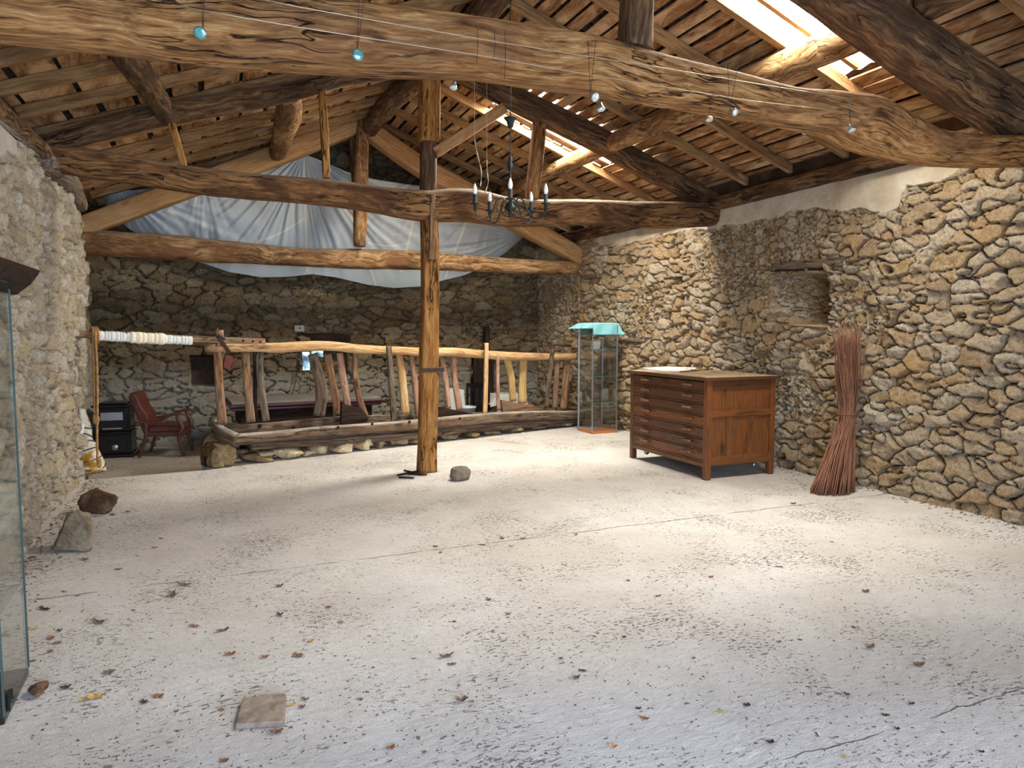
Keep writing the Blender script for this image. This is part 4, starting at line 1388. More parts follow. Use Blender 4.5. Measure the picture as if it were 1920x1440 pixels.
# the rail and what stands against it
m = m_tube(MB(), [(386, 653), (430, 652), (480, 651), (520, 652), (570, 649), (620, 649), (680, 655), (740, 657), (800, 660), (850, 660), (900, 664), (960, 668), (1020, 669), (1078, 669)],
           [14, 16, 17, 19, 19, 18, 17, 15, 16, 17, 16, 16, 14, 13], 0.20, seg=20, sq=2.4, rough=0.06, seed=90)
thing(m, 'manger_rail', M['rail'], 'long pale stripped pole laid level above the manger stakes', 'rail')
STK = [  # centre line pixels, widths, material, squareness, offset, label
    ([(408, 656), (411, 720), (417, 794)], [16, 15, 17], 'stake_brown', 5, 0.26, 'thick brown square post carrying the left end of the rail'),
    ([(460, 661), (465, 730), (470, 791)], [15, 14, 17], 'stake_brown', 5, 0.30, 'brown and grey plank stake, second from the left of the manger'),
    ([(487, 660), (488, 710), (493, 750), (499, 789)], [15, 13, 13, 14], 'grey', 3.5, 0.30, 'grey knotty stake bending right at its foot, left part of the manger'),
    ([(478, 660), (479, 790)], [7, 8], 'dark_plank', 4, 0.42, 'dark narrow stake behind the grey knotty one'),
    ([(586, 664), (596, 700), (603, 730), (598, 780)], [18, 19, 22, 22], 'grey', 3.5, 0.28, 'widest bowed grey-brown stake, left of the middle'),
    ([(614, 664), (622, 710), (629, 745), (632, 780)], [14, 14, 14, 13], 'stake_brown', 3, 0.30, 'brown stake just right of the widest bowed one'),
    ([(637, 662), (642, 700), (648, 735), (652, 764)], [13, 13, 12, 13], 'stake_pink', 3, 0.30, 'reddish stake with a small dark hole, leaning over the curved partition'),
    ([(667, 663), (666, 700), (671, 735), (684, 780)], [11, 10, 11, 14], 'stake_brown', 2.4, 0.32, 'slender round stake curving away to the right at its foot'),
    ([(729, 649), (733, 710), (739, 790)], [10, 10, 11], 'grey', 6, 0.06, 'dark grey square post nailed in front of the rail'),
    ([(748, 661), (753, 700), (757, 735), (760, 776)], [12, 15, 15, 17], 'rail', 2.6, 0.30, 'orange lumpy stake right of the dark grey square post'),
    ([(771, 662), (777, 710), (785, 778)], [10, 11, 12], 'stake_pink', 2.8, 0.30, 'thin pink stake just left of the tall post'),
    ([(828, 668), (836, 715), (842, 766)], [8, 10, 8], 'stake_pink', 2.8, 0.30, 'thin reddish stake just right of the tall post'),
    ([(851, 669), (853, 715), (862, 769)], [13, 11, 13], 'stake_pink', 2.8, 0.30, 'second reddish stake right of the tall post, slightly thicker'),
    ([(912, 643), (911, 700), (909, 776)], [7.5, 8, 8.5], 'rail', 6, 0.06, 'tall pale squared stake with nail holes rising above the rail'),
    ([(934, 663), (933, 710), (935, 769)], [7, 7, 7.5], 'stake_pink', 3, 0.14, 'narrow pink stake right of the tall pale one'),
    ([(948, 664), (957, 700), (962, 752)], [16, 14, 13], 'stake_yellow', 2.8, 0.30, 'yellow bent stake right of the narrow pink one'),
    ([(982, 668), (979, 712), (980, 756)], [15, 15, 17], 'stake_yellow', 4, 0.30, 'broad tan plank stake, right of the yellow bent stake'),
    ([(1036, 655), (1030, 712), (1024, 764)], [8, 8, 8], 'grey', 4, 0.12, 'thin grey stake leaning left near the right end'),
    ([(1046, 661), (1043, 712), (1040, 766)], [10, 10, 11], 'stake_brown', 4, 0.22, 'brown stake between the thin grey one and the last one'),
    ([(1064, 669), (1060, 720), (1056, 768)], [14, 13, 13], 'stake_brown', 4, 0.24, 'last broad brown stake at the right end of the manger'),
]
for k, (pts, w, mt, sq, off, lab) in enumerate(STK):
    m = m_tube(MB(), pts, w, off, seg=16, sq=sq, rough=0.05 if sq < 5 else 0.015, seed=150 + k, up=(0, 1, 0), flat=0.55 if sq < 5 else 0.9, step=0.04)
    thing(m, 'manger_stake', M[mt], lab, 'stake', 'stakes of the manger')

# gate bar at the left, wrapped in cloth, with its iron and rope
m = m_tube(MB(), [(120, 625), (200, 629), (300, 633), (400, 637), (496, 640)], [14, 14, 13, 12, 11], 0.02, seg=16, sq=8, rough=0.01, seed=92, up=(0, 0, 1))
bar = empty('gate_bar', on_m(200, 636, 0.02), 'squared wooden bar reaching from the left wall to the rail', 'bar', rz=MROT)
Lb = local(bar)
to_local(m, Lb).build('beam', M['stake_brown'], bar)
for k, (px, py) in enumerate(((456, 639), (474, 640), (488, 641))):
    c = on_m(px, py, -0.052)
    q = MB(); q.lathe(Matrix.Translation(c) @ Matrix.Rotation(MROT, 4, 'Z') @ Matrix.Rotation(PI / 2, 4, 'X'), [(0.012, -0.008), (0.012, 0.008)], 10)
    to_local(q, Lb).build('hole', M['hole'], bar)
for nm, mt, x0, x1, rad, n, lab in (('cloth_wrapping', 'bandage', 178, 244, 0.052, 9, 'grey-white cloth wound round the left part of the gate bar'),
                                    ('cloth_wrapping', 'bandage2', 243, 307, 0.060, 6, 'thicker cream cloth wound round the middle of the gate bar'),
                                    ('cloth_wrapping', 'bandage', 306, 359, 0.050, 7, 'grey-white cloth wound round the gate bar next to the bare wood')):
    pts, rr = [], []
    for i in range(n * 10 + 1):
        u = i / (n * 10.0)
        px = x0 + (x1 - x0) * u
        p = on_m(px, 628 + (px - 180) * 0.052, 0.02)
        pts.append(p - Vector((0, 0, 0.006)))
        rr.append(rad * (0.90 + 0.12 * abs(math.sin((u + 0.03 * math.sin(u * 17)) * n * PI)) + 0.04 * math.sin(u * 9 + n)))
    m = MB(); m.tube(pts, rr, seg=20, sq=3.2, up=(0, 0, 1), rough=0.03, seed=93)
    thing(m, nm, M[mt], lab, 'cloth', 'cloth wound round the gate bar')
# iron clasp
m = MB()
a, b, c_ = on_m(405, 618, -0.075), on_m(414, 631, -0.085), on_m(431, 663, -0.075)
m.tube([on_m(409, 618, 0.0), on_m(406, 622, -0.07), on_m(410, 632, -0.085), c_], 0.022, seg=8, sq=6, flat=0.35, up=(0, 1, 0.2))
m.tube([on_m(407, 634, -0.08), on_m(413, 630, -0.10), on_m(421, 636, -0.08)], 0.016, seg=8)
thing(m, 'iron_clasp', M['iron'], 'rusty iron strap clasp holding the gate bar to the rail', 'clasp')
m = MB(); m_tube(m, [(411, 619), (412, 636), (412, 650)], [13, 13, 13], 0.10, seg=12, sq=6, rough=0.02)
thing(m, 'post_stub', M['stake_pink'], 'short stub of wood rising behind the gate bar at the iron clasp', 'stake')
m = MB(); board_m(m, [(423, 665), (436, 668), (437, 676), (429, 694), (419, 688)], 0.9, 0.03)
thing(m, 'red_board', M['enamel_sign'], 'small dull red wooden piece hanging behind the left end of the rail', 'board')

# ropes tied round the bar
m = MB()
top = on_m(176, 622, -0.06)
for dxp, y1, s in ((0, 786, 0.0), (5, 788, 0.4)):
    pts = []
    for i in range(24):
        u = i / 23.0
        p = on_m(174 + dxp + 4 * u, 622 + (y1 - 622) * u, -0.07 - 0.01 * math.sin(u * 9 + s))
        pts.append(p)
    m.tube(pts, 0.010, seg=9, ropy=0.18, step=0.012)
pts = [on_m(178 + 4.0 * u + 2 * math.sin(u * 5) + 3 * u, 622 + (868 - 622) * u, -0.10) for u in [i / 30.0 for i in range(31)]]
m.tube(pts, 0.011, seg=9, ropy=0.18, step=0.012)
cc = on_m(177, 629, 0.02)
for k in range(3):
    ring = [cc + MN * (0.085 * math.cos(a)) + Vector((0, 0, 0.080 * math.sin(a))) + MDIR * (0.02 * k - 0.02) for a in np.linspace(0, 2 * PI, 17)]
    m.tube(ring, 0.013, seg=8, cap=False)
m.blob(Matrix.Translation(on_m(180, 786, -0.08)), 0.028, 0.028, 0.05, 3, 0.3, n=2)
m.blob(Matrix.Translation(on_m(186, 868, -0.1)), 0.02, 0.02, 0.045, 4, 0.3, n=2)
thing(m, 'hemp_rope', M['rope'], 'old hemp rope hanging in loops from the cloth-wrapped gate bar', 'rope')

# cloth-wrapped, roped bundle leaning at the foot of the left wall
bu = empty('wrapped_bundle', on_floor(172, 893), 'roped bundle of white and mustard cloth leaning at the left wall', 'bundle')
Lw = local(bu)
yb_ = on_floor(172, 893).y
pts = [on_y(px, py, yb_ + oy) for px, py, oy in ((176, 890, 0), (173, 872, .02), (168, 850, .03), (164, 832, .03), (164, 822, .03), (163, 812, .04), (158, 798, .05), (153, 782, .06), (151, 768, .08))]
pts[0].z = 0.03
m = MB(); m.tube(pts, [0.115, 0.12, 0.095, 0.08, 0.045, 0.05, 0.06, 0.055, 0.04], seg=22, sq=2.3, rough=0.12, seed=95, up=(0, 1, 0), step=0.02)
to_local(m, Lw).build('cloth', M['wrap'], bu)
for i, f in enumerate((0.9, 1.6, 2.4, 3.3, 4.6, 6.0)):
    k = int(f); p = pts[k].lerp(pts[k + 1], f - k); rr = [0.115, 0.12, 0.095, 0.08, 0.045, 0.05, 0.06, 0.055, 0.04]
    r0 = rr[k] * (1 - f + k) + rr[k + 1] * (f - k) + 0.004
    q = MB(); q.tube([p + Vector((r0 * math.cos(a), r0 * math.sin(a), 0.03 * math.sin(a + i))) for a in np.linspace(0, 2 * PI, 21)], 0.006, seg=6, cap=False)
    to_local(q, Lw).build('cord', M['cable'], bu)
m = MB()
P_ = [on_y(146, 768, yb_ + 0.1), on_y(150, 800, yb_ - 0.02), on_y(144, 830, yb_ - 0.03), on_y(148, 852, yb_ + 0.02)]
m.tube(P_, [0.03, 0.05, 0.04, 0.02], seg=12, flat=0.35, rough=0.25, seed=96, step=0.02)
to_local(m, Lw).build('loose_rag', M['bandage'], bu)
m = MB(); p = on_floor(384, 885); p = Vector((p.x, p.y + 0.25, -0.2))
m.tube([p, p + Vector((0, 0, 0.33))], 0.012, seg=8, sq=6)
thing(m, 'metal_rod', M['black'], 'short dark upright metal rod left of the trough footing', 'rod')


# ================================================================ plan chest
PC0 = on_floor(1330, 905)
CX, CY = 4.66, 5.90
CW, CL, CH = 0.90, 1.46, 1.07          # depth across, length along the barn, height
chest = empty('plan_chest', (CX + CW / 2, CY + CL / 2, 0), 'large oak plan chest with seven shallow drawers, standing by the right wall', 'chest')
I = Matrix.Identity(4)


def part(name, fn, mat, parent, bevel=0.003, label=None):
    m = MB(); fn(m)
    o = m.build(name, mat, parent, bevel)
    if label: o['label'] = label
    return o


hw, hl = CW / 2, CL / 2
LG = 0.062
for sx in (-1, 1):
    for sy in (-1, 1):
        part('leg', lambda m: m.box(I, (sx * hw - (LG if sx > 0 else 0), sy * hl - (LG if sy > 0 else 0), 0), (sx * hw + (0 if sx > 0 else LG), sy * hl + (0 if sy > 0 else LG), CH - 0.035), 2), M['chest_red'] if sy < 0 else M['chest'], chest)
part('top', lambda m: m.box(I, (-hw - 0.035, -hl - 0.035, CH - 0.035), (hw + 0.02, hl + 0.03, CH), 1), M['chest'], chest, 0.006)
part('dust_layer', lambda m: m.box(I, (-hw - 0.02, -hl - 0.02, CH), (hw + 0.005, hl + 0.015, CH + 0.003), 1), M['chest_top'], chest, 0, 'grey dust and chaff lying on the chest top')
ZB, ZT = 0.165, CH - 0.05
part('carcass', lambda m: (m.box(I, (-hw + 0.03, -hl + 0.03, ZB), (hw - 0.02, hl - 0.03, ZT), 1),), M['chest'], chest, 0)


def side_panel(m):
    m.box(I, (-hw + LG, -hl + 0.022, ZB), (hw - LG, -hl + 0.03, ZT), 2)


part('end_panel', side_panel, M['chest_red'], chest)
part('end_rail', lambda m: m.box(I, (-hw + LG, -hl + 0.006, ZT - 0.075), (hw - LG, -hl + 0.03, CH - 0.035), 0), M['chest'], chest)
part('end_rail', lambda m: m.box(I, (-hw + LG, -hl + 0.002, 0.655), (hw - LG, -hl + 0.03, 0.725), 0), M['chest_red'], chest)
part('end_rail', lambda m: m.box(I, (-hw + LG, -hl + 0.006, ZB - 0.02), (hw - LG, -hl + 0.03, ZB + 0.075), 0), M['chest_red'], chest)
for x in (-0.155, 0.135):
    part('end_muntin', lambda m: m.box(I, (x - 0.035, -hl + 0.008, ZB + 0.075), (x + 0.035, -hl + 0.028, 0.655), 2), M['chest_red'], chest)
part('panel_moulding', lambda m: (m.box(I, (-hw + LG, -hl + 0.012, 0.725), (-hw + LG + 0.012, -hl + 0.025, ZT - 0.075), 2), m.box(I, (hw - LG - 0.012, -hl + 0.012, 0.725), (hw - LG, -hl + 0.025, ZT - 0.075), 2)), M['chest'], chest, 0.002)
part('front_rail', lambda m: m.box(I, (-hw + 0.004, -hl + LG, ZB - 0.035), (-hw + 0.035, hl - LG, ZB + 0.012), 1), M['chest_red'], chest)
nD = 7
dh = (ZT - ZB - 0.014) / nD
dmats = ['chest', 'chest', 'chest', 'chest_red', 'chest', 'chest', 'chest_red']
for k in range(nD):
    z1 = ZT - k * dh; z0 = z1 - dh
    d = part('drawer', lambda m: (m.box(I, (-hw + 0.006, -hl + LG + 0.004, z0 + 0.022), (-hw + 0.03, hl - LG - 0.004, z1 - 0.003), 1),
                                  m.box(I, (-hw + 0.0, -hl + LG + 0.001, z0 + 0.004), (-hw + 0.03, hl - LG - 0.001, z0 + 0.018), 1)), M[dmats[k]], chest, 0.002)
    for y in (-0.40, 0.40):
        part('handle', lambda m: (m.box(I, (-hw - 0.030, y - 0.07, (z0 + z1) / 2 + 0.004), (-hw + 0.008, y + 0.07, (z0 + z1) / 2 + 0.030), 1)), M['handle'], d, 0.006)
for sy in (-1, 1):
    q = MB(); q.lathe(Matrix.Translation((hw - 0.12 if sy < 0 else -hw + 0.14, sy * (hl - 0.16), 0.085)) @ Matrix.Rotation(PI / 2, 4, 'X'), [(0.03, -0.012), (0.03, 0.012)], 14)
    q.tube([(hw - 0.12 if sy < 0 else -hw + 0.14, sy * (hl - 0.16), 0.085), (hw - 0.12 if sy < 0 else -hw + 0.14, sy * (hl - 0.16), ZB)], 0.01, seg=8)
    q.build('castor', M['steel'], chest)
# sheet of paper and a tool lying on the chest
m = MB()
c = on_plane(1255, 693, (0, 0, CH), Vector((0, 0, 1)))
px_c = [(1205, 691), (1250, 689.5), (1303, 691.5), (1306, 693), (1285, 697), (1240, 696)]
pp = [on_plane(a, b, (0, 0, CH + 0.004), Vector((0, 0, 1))) for a, b in px_c]
n = len(pp)
m.add(pp + [p + Vector((0, 0, 0.016 if i in (1, 2, 3) else 0.008)) for i, p in enumerate(pp)], [list(range(n)), [n + i for i in range(n)][::-1]] + [(i, (i + 1) % n, n + (i + 1) % n, n + i)[::-1] for i in range(n)])
thing(m, 'paper_stack', M['paper'], 'crumpled white papers lying on the far end of the plan chest', 'paper')
m = MB()
a, b = on_plane(1275, 697, (0, 0, CH + 0.012), Vector((0, 0, 1))), on_plane(1335, 692, (0, 0, CH + 0.012), Vector((0, 0, 1)))
m.tube([a, b], 0.009, seg=8)
thing(m, 'wooden_stick', M['handle'], 'thin stick lying beside the papers on the plan chest', 'stick')
m = MB()
r = random.Random(8)
for k in range(90):
    x, y = r.gauss(0.24, 0.1), r.gauss(0.1, 0.3)
    x = max(-0.1, min(0.42, x)); y = max(-0.6, min(0.65, y))
    a = r.uniform(0, PI); l = r.uniform(0.03, 0.09)
    z = CH + 0.006 + r.random() * 0.015
    m.tube([(chest.location.x + x, chest.location.y + y, z), (chest.location.x + x + l * math.cos(a), chest.location.y + y + l * math.sin(a), z + r.uniform(0, 0.015))], 0.0018, seg=4)
o = thing(m, 'straw_litter', M['stake_yellow'], 'loose straw litter along the back of the plan chest top', 'straw')
o['kind'] = 'stuff'


# ================================================================ glass display cases
M['glass_edge2'] = plain('thin_glass_edge', lin(58, 76, 70), 0.6, 0.0, 0.3, var=0.1)
def showcase(name, c, rz, w, h, shelves, base_mat, post_mat, label, top_black=False, open_frame=True):
    e = empty(name, c, label, 'display case', rz=rz)
    s = w / 2
    pw = 0.004 if top_black else 0.009
    part('base', lambda m: m.box(I, (-s, -s, 0.0), (s, s, 0.035)), base_mat, e, 0.004)
    part('top', lambda m: m.box(I, (-s, -s, h - (0.05 if top_black else 0.03)), (s, s, h)), base_mat if not top_black else M['black'], e, 0.003)
    for sx in (-1, 1):
        for sy in (-1, 1):
            part('corner_post', lambda m: m.box(I, (sx * s - pw, sy * s - pw, 0.035), (sx * s + pw, sy * s + pw, h - 0.03)), post_mat, e, 0.001)
    t = 0.004
    for (lo, hi) in (((-s + .01, -s, .036), (s - .01, -s + t, h - .031)), ((-s + .01, s - t, .036), (s - .01, s, h - .031)), ((-s, -s + .01, .036), (-s + t, s - .01, h - .031)), ((s - t, -s + .01, .036), (s, s - .01, h - .031))):
        part('glass_pane', lambda m: m.box(I, lo, hi), M['glass'], e, 0)
    for z in shelves:
        sh = part('shelf', lambda m: m.box(I, (-s + .014, -s + .014, z), (s - .014, s - .014, z + 0.005)), M['glass'], e, 0)
        part('shelf_edge', lambda m: (m.box(I, (-s + .012, -s + .011, z), (s - .012, -s + .0135, z + .006)), m.box(I, (-s + .011, -s + .012, z), (-s + .0135, s - .012, z + .006)),
                                      m.box(I, (s - .0135, -s + .012, z), (s - .011, s - .012, z + .006)), m.box(I, (-s + .012, s - .0135, z), (s - .012, s - .011, z + .006))), M['glass_edge'], sh, 0)
    return e


cA = on_floor(1110, 814); 
RZ = 0.02
wq = 0.425
cc = cA + Vector((math.cos(RZ) - math.sin(RZ), math.sin(RZ) + math.cos(RZ), 0)) * wq / 2
e1 = showcase('display_case', (cc.x, cc.y, 0), RZ, wq, 1.66, [0.46, 0.86, 1.25], M['case_wood'], M['steel'],
              'tall glass display case on wooden base by the right wall, covered with teal cloth')
part('lock', lambda m: m.box(I, (wq / 2 - 0.13, -wq / 2 - 0.012, 0.735), (wq / 2 - 0.07, -wq / 2 - 0.002, 0.76)), M['black'], e1, 0)
# its teal cloth
n = 61
g = np.linspace(-0.36, 0.36, n)
X, Y = np.meshgrid(g, g)
s = wq / 2 + 0.008
ex_, ey_ = np.maximum(np.abs(X) - s, 0), np.maximum(np.abs(Y) - s, 0)
dr = np.hypot(ex_, ey_)
cor = np.minimum(ex_, ey_)
Xp = np.sign(X) * (np.minimum(np.abs(X), s) + 0.06 * ex_ + 0.5 * cor + 0.45 * ex_ * (X < 0))
Yp = np.sign(Y) * (np.minimum(np.abs(Y), s) + 0.06 * ey_ + 0.5 * cor)
Zp = 1.668 - (np.maximum(ex_, ey_) * np.where(X < -s, 0.62, 1.30)) + 0.003 * fbm(X * 8, Y * 8, 0, 9, 3)
Xp = Xp + 0.012 * np.sin(Y * 24) * sstep(0, 0.1, ex_); Yp = Yp - 0.012 * np.sin(X * 21) * sstep(0, 0.1, ey_)
o = grid_object('teal_cloth', np.stack([Xp, Yp, Zp - 1.5], -1), M['teal'])
o.location = (cc.x, cc.y, 1.5); o.rotation_euler = (0, 0, RZ)
sol = o.modifiers.new('thickness', 'SOLIDIFY'); sol.thickness = 0.003
tag(o, 'pale teal cloth draped over the top of the far glass display case', 'cloth')
m = MB()
m.box(Matrix.Translation((cc.x, cc.y, 1.256)) @ Matrix.Rotation(RZ - 0.1, 4, 'Z') @ Matrix.Rotation(0.12, 4, 'X'), (-0.115, 0.02, 0.006), (0.045, 0.028, 0.13))
thing(m, 'card', M['paper'], 'small pale card propped on the upper shelf of the far display case', 'card')
m = MB()
m.lathe(Matrix.Translation((cc.x + 0.10, cc.y + 0.02, 1.258)), [(0.04, 0), (0.075, 0.008), (0.072, 0.012), (0.035, 0.006)], 20)
thing(m, 'white_dish', M['plastic_white'], 'small white dish on the upper shelf of the far display case', 'dish')

c2 = Vector((-1.03, 3.475, 0))
e2 = showcase('display_case', c2, 0.02, 0.45, 1.76, [0.42, 0.84, 1.28], M['black'], M['glass_edge2'], 'tall glass display case with black base cut off by the left edge', top_black=True)
part('lock', lambda m: m.box(I, (0.226, -0.20, 0.04), (0.242, -0.15, 0.11)), M['black'], e2, 0)

# ================================================================ bundle of willow rods against the right wall, and the conduit beside it
bb = on_floor(1566, 924)
by_ = bb.y
wb = empty('willow_bundle', (bb.x, bb.y, 0), 'tall tied bundle of reddish willow rods leaning on the right wall', 'bundle')
Lq = local(wb)
r = random.Random(12)
tie = on_y(1588, 776, by_ + 0.10)
topc = on_y(1596, 600, by_ + 0.15)
m = MB()
for k in range(270):
    m.off = Vector((random.uniform(0, 40), random.uniform(0, 40), random.uniform(0, 40)))
    a = r.uniform(0, 2 * PI); q = math.sqrt(r.random())
    base = Vector((bb.x - 0.02 + 0.25 * q * math.cos(a), bb.y + 0.02 + 0.15 * q * math.sin(a), 0.0 + 0.03 * r.random()))
    a2 = a + r.gauss(0, 0.6)
    tq = Vector((tie.x + 0.075 * q * math.cos(a2), tie.y + 0.075 * q * math.sin(a2), tie.z))
    a3 = a2 + r.gauss(0, 0.5)
    L_ = r.triangular(0.35, 1.06, 0.85)
    tp = Vector((tie.x + 0.02 + (0.20 * q * L_ + 0.02) * math.cos(a3), tie.y + 0.03 + (0.10 * q * L_) * math.sin(a3), tie.z + (topc.z - tie.z) * L_))
    tp.x = min(tp.x, 5.82)
    mid = tq.lerp(tp, 0.5) + Vector((r.gauss(0, 0.012), r.gauss(0, 0.012), 0)); mid.x = min(mid.x, 5.82)
    m.tube([base, base.lerp(tq, 0.5) + Vector((0, 0, -0.02)), tq, mid, tp], [r.uniform(0.004, 0.0075), 0.0055, 0.0045, 0.003, 0.0012], seg=5, step=0.14)
o = to_local(m, Lq).build('rods', M['twig'], wb)
o['kind'] = 'stuff'
m = MB()
m.tube([tie + Vector((0.083 * math.cos(a), 0.083 * math.sin(a), 0.004 * math.sin(2 * a))) for a in np.linspace(0, 2 * PI, 25)], 0.005, seg=6, cap=False)
to_local(m, Lq).build('tie', M['twig'], wb)
m = MB()
pts = [on_x(px, py, 5.845) for px, py in ((1604, 636), (1602, 700), (1596, 800), (1588, 932))]
pts[-1].z = 0.0; pts[-1].y = pts[-2].y + 0.01
m.tube([Vector((5.845, p.y, p.z)) for p in pts], 0.0125, seg=10, step=0.1)
thing(m, 'conduit_pipe', M['pipe'], 'thin grey conduit standing upright against the right wall behind the willow bundle', 'pipe')

# niche of the right wall: lintels and sill board
m = MB()
a, b = on_x(1450, 500, 5.91), on_x(1581, 490, 5.91)
m.tube([Vector((5.92, a.y, a.z)), Vector((5.92, (a.y + b.y) / 2, (a.z + b.z) / 2 - 0.003)), Vector((5.92, b.y, b.z))], [0.04, 0.05, 0.05], seg=14, sq=5, flat=[0.8, 0.9, 0.9], up=(0, 0, 1), rough=0.08, seed=301, step=0.05)
thing(m, 'lintel', M['grey'], 'grey wooden lintel over the blind recess in the right wall', 'lintel')
m = MB()
a, b = on_x(1453, 507, 5.97), on_x(1566, 503, 5.97)
m.tube([Vector((5.96, a.y, a.z)), Vector((5.96, b.y, b.z))], [0.04, 0.04], seg=14, sq=5, flat=0.45, up=(0, 0, 1), rough=0.08, seed=302, step=0.05)
thing(m, 'lintel', M['dark_plank'], 'darker second lintel board just below the grey one', 'lintel')
m = MB()
a, b = on_x(1482, 609, 5.97), on_x(1555, 612, 5.97)
m.tube([Vector((5.93, a.y, a.z)), Vector((5.93, b.y, b.z))], [0.05, 0.05], seg=12, sq=6, flat=0.22, up=(0, 0, 1), rough=0.04, seed=303)
thing(m, 'sill_board', M['sawn'], 'thin pale board on the sill of the recess in the right wall', 'board')
# timber let into the wall by the far display case
m = MB()
a, b = on_x(1138, 636, 5.80), on_x(1212, 640, 5.88)
m.tube([a, b], [0.035, 0.03], seg=12, sq=3, flat=0.8, up=(0, 0, 1), rough=0.1, seed=304, step=0.05)
thing(m, 'embedded_beam', M['grey'], 'short grey timber set in the wall behind the far display case', 'beam')
m = MB()
a = on_x(1108, 519, 5.67)
m.box(Matrix.Translation(a), (-0.04, -0.28, -0.035), (0.05, 0.30, 0.035), 1)
thing(m, 'embedded_beam', M['grey'], 'flat wooden pad below the right end of the farthest tie beam', 'beam', bevel=0.01)

# ================================================================ things seen behind the manger (the floor there is lower)
FZ = -0.2
# stove
sp = on_floor(218, 856, FZ)
st = empty('stove', (sp.x, sp.y + 0.1, FZ), 'black enamelled wood stove with a small window behind the hanging rope', 'stove', rz=-0.08)
W_, D_, H_ = 0.44, 0.40, 0.76
part('body', lambda m: (m.box(I, (-W_ / 2, -D_ / 2, 0.05), (W_ / 2, D_ / 2, 0.33)), m.box(I, (-W_ / 2 + .01, -D_ / 2 + .01, 0.36), (W_ / 2 - .01, D_ / 2 - .01, H_ - 0.06))), M['black'], st, 0.012)
part('plinth', lambda m: m.box(I, (-W_ / 2 - .03, -D_ / 2 - .03, 0.0), (W_ / 2 + .03, D_ / 2 + .03, 0.05)), M['black'], st, 0.012)
part('mid_shelf', lambda m: m.box(I, (-W_ / 2 - .015, -D_ / 2 - .02, 0.33), (W_ / 2 + .015, D_ / 2 + .01, 0.36)), M['black'], st, 0.008)
part('top_plate', lambda m: m.box(I, (-W_ / 2 - .03, -D_ / 2 - .03, H_ - .06), (W_ / 2 + .03, D_ / 2 + .03, H_ - .03)), M['black'], st, 0.01)
part('lid', lambda m: m.box(I, (-W_ / 2 + .05, -D_ / 2 + .02, H_ - .03), (W_ / 2 - .05, D_ / 2 - .04, H_)), M['black'], st, 0.012)
dr_ = part('door', lambda m: m.box(I, (-W_ / 2 + .04, -D_ / 2 - .014, 0.39), (W_ / 2 - .04, -D_ / 2 + .01, H_ - .09)), M['black'], st, 0.01)
part('window', lambda m: m.box(I, (-W_ / 2 + .08, -D_ / 2 - .018, 0.52), (W_ / 2 - .09, -D_ / 2 - .013, 0.63)), M['steel'], dr_, 0.003)
part('handle', lambda m: m.box(I, (-W_ / 2 + .10, -D_ / 2 - .05, 0.40), (W_ / 2 - .10, -D_ / 2 - .02, 0.42)), M['steel'], dr_, 0.006)
dd = part('ash_door', lambda m: (m.box(I, (-W_ / 2 + .05, -D_ / 2 - .014, 0.08), (W_ / 2 - .05, -D_ / 2 + .01, 0.30)), m.box(I, (-0.07, -D_ / 2 - .03, 0.22), (0.09, -D_ / 2 - .01, 0.24))), M['black'], st, 0.008)
q = MB(); q.lathe(Matrix.Translation((0.02, -D_ / 2 - 0.02, 0.145)) @ Matrix.Rotation(PI / 2, 4, 'X'), [(0.042, -0.01), (0.042, 0.006), (0.03, 0.012), (0.012, 0.012), (0.01, 0.018)], 20)
q.build('air_dial', M['steel'], dd)
for sx in (-1, 1):
    for sy in (-1, 1):
        part('leg', lambda m: m.box(I, (sx * (W_ / 2 + .0) - .03, sy * (D_ / 2) - .03, -0.002), (sx * (W_ / 2 + .0) + .03, sy * D_ / 2 + .03, 0.03)), M['black'], st, 0.01)

# armchair, turned to the right
ap = on_floor(318, 851, FZ)
ac = empty('armchair', ap, 'old oxblood leather armchair with open wooden arms, facing right beside the stove', 'armchair', rz=-0.20)
ac.scale = (0.9, 0.9, 0.98)
# local: x forward (to the right in the photograph), y across
part('seat', lambda m: m.box(I, (-0.24, -0.26, 0.34), (0.26, 0.26, 0.44)), M['leather'], ac, 0.03)
part('seat_rail', lambda m: m.box(I, (-0.25, -0.28, 0.29), (0.27, 0.28, 0.35), 0), M['chair_wood'], ac, 0.006)
Mb_ = Matrix.Translation((-0.24, 0, 0.36)) @ Matrix.Rotation(-0.36, 4, 'Y')
part('backrest', lambda m: m.prism(Mb_ @ Matrix.Rotation(PI / 2, 4, 'X'), [(0.02, -0.02), (0.05, 0.10), (0.085, 0.22), (0.05, 0.36), (0.05, 0.50), (0.035, 0.58), (-0.02, 0.60), (-0.05, 0.57), (-0.05, -0.02)], -0.235, 0.235), M['leather'], ac, 0.015)
part('back_cover', lambda m: m.box(Mb_, (-0.066, -0.225, 0.0), (-0.05, 0.225, 0.56)), M['leather_dark'], ac, 0.004, 'dark leather cover of the back')
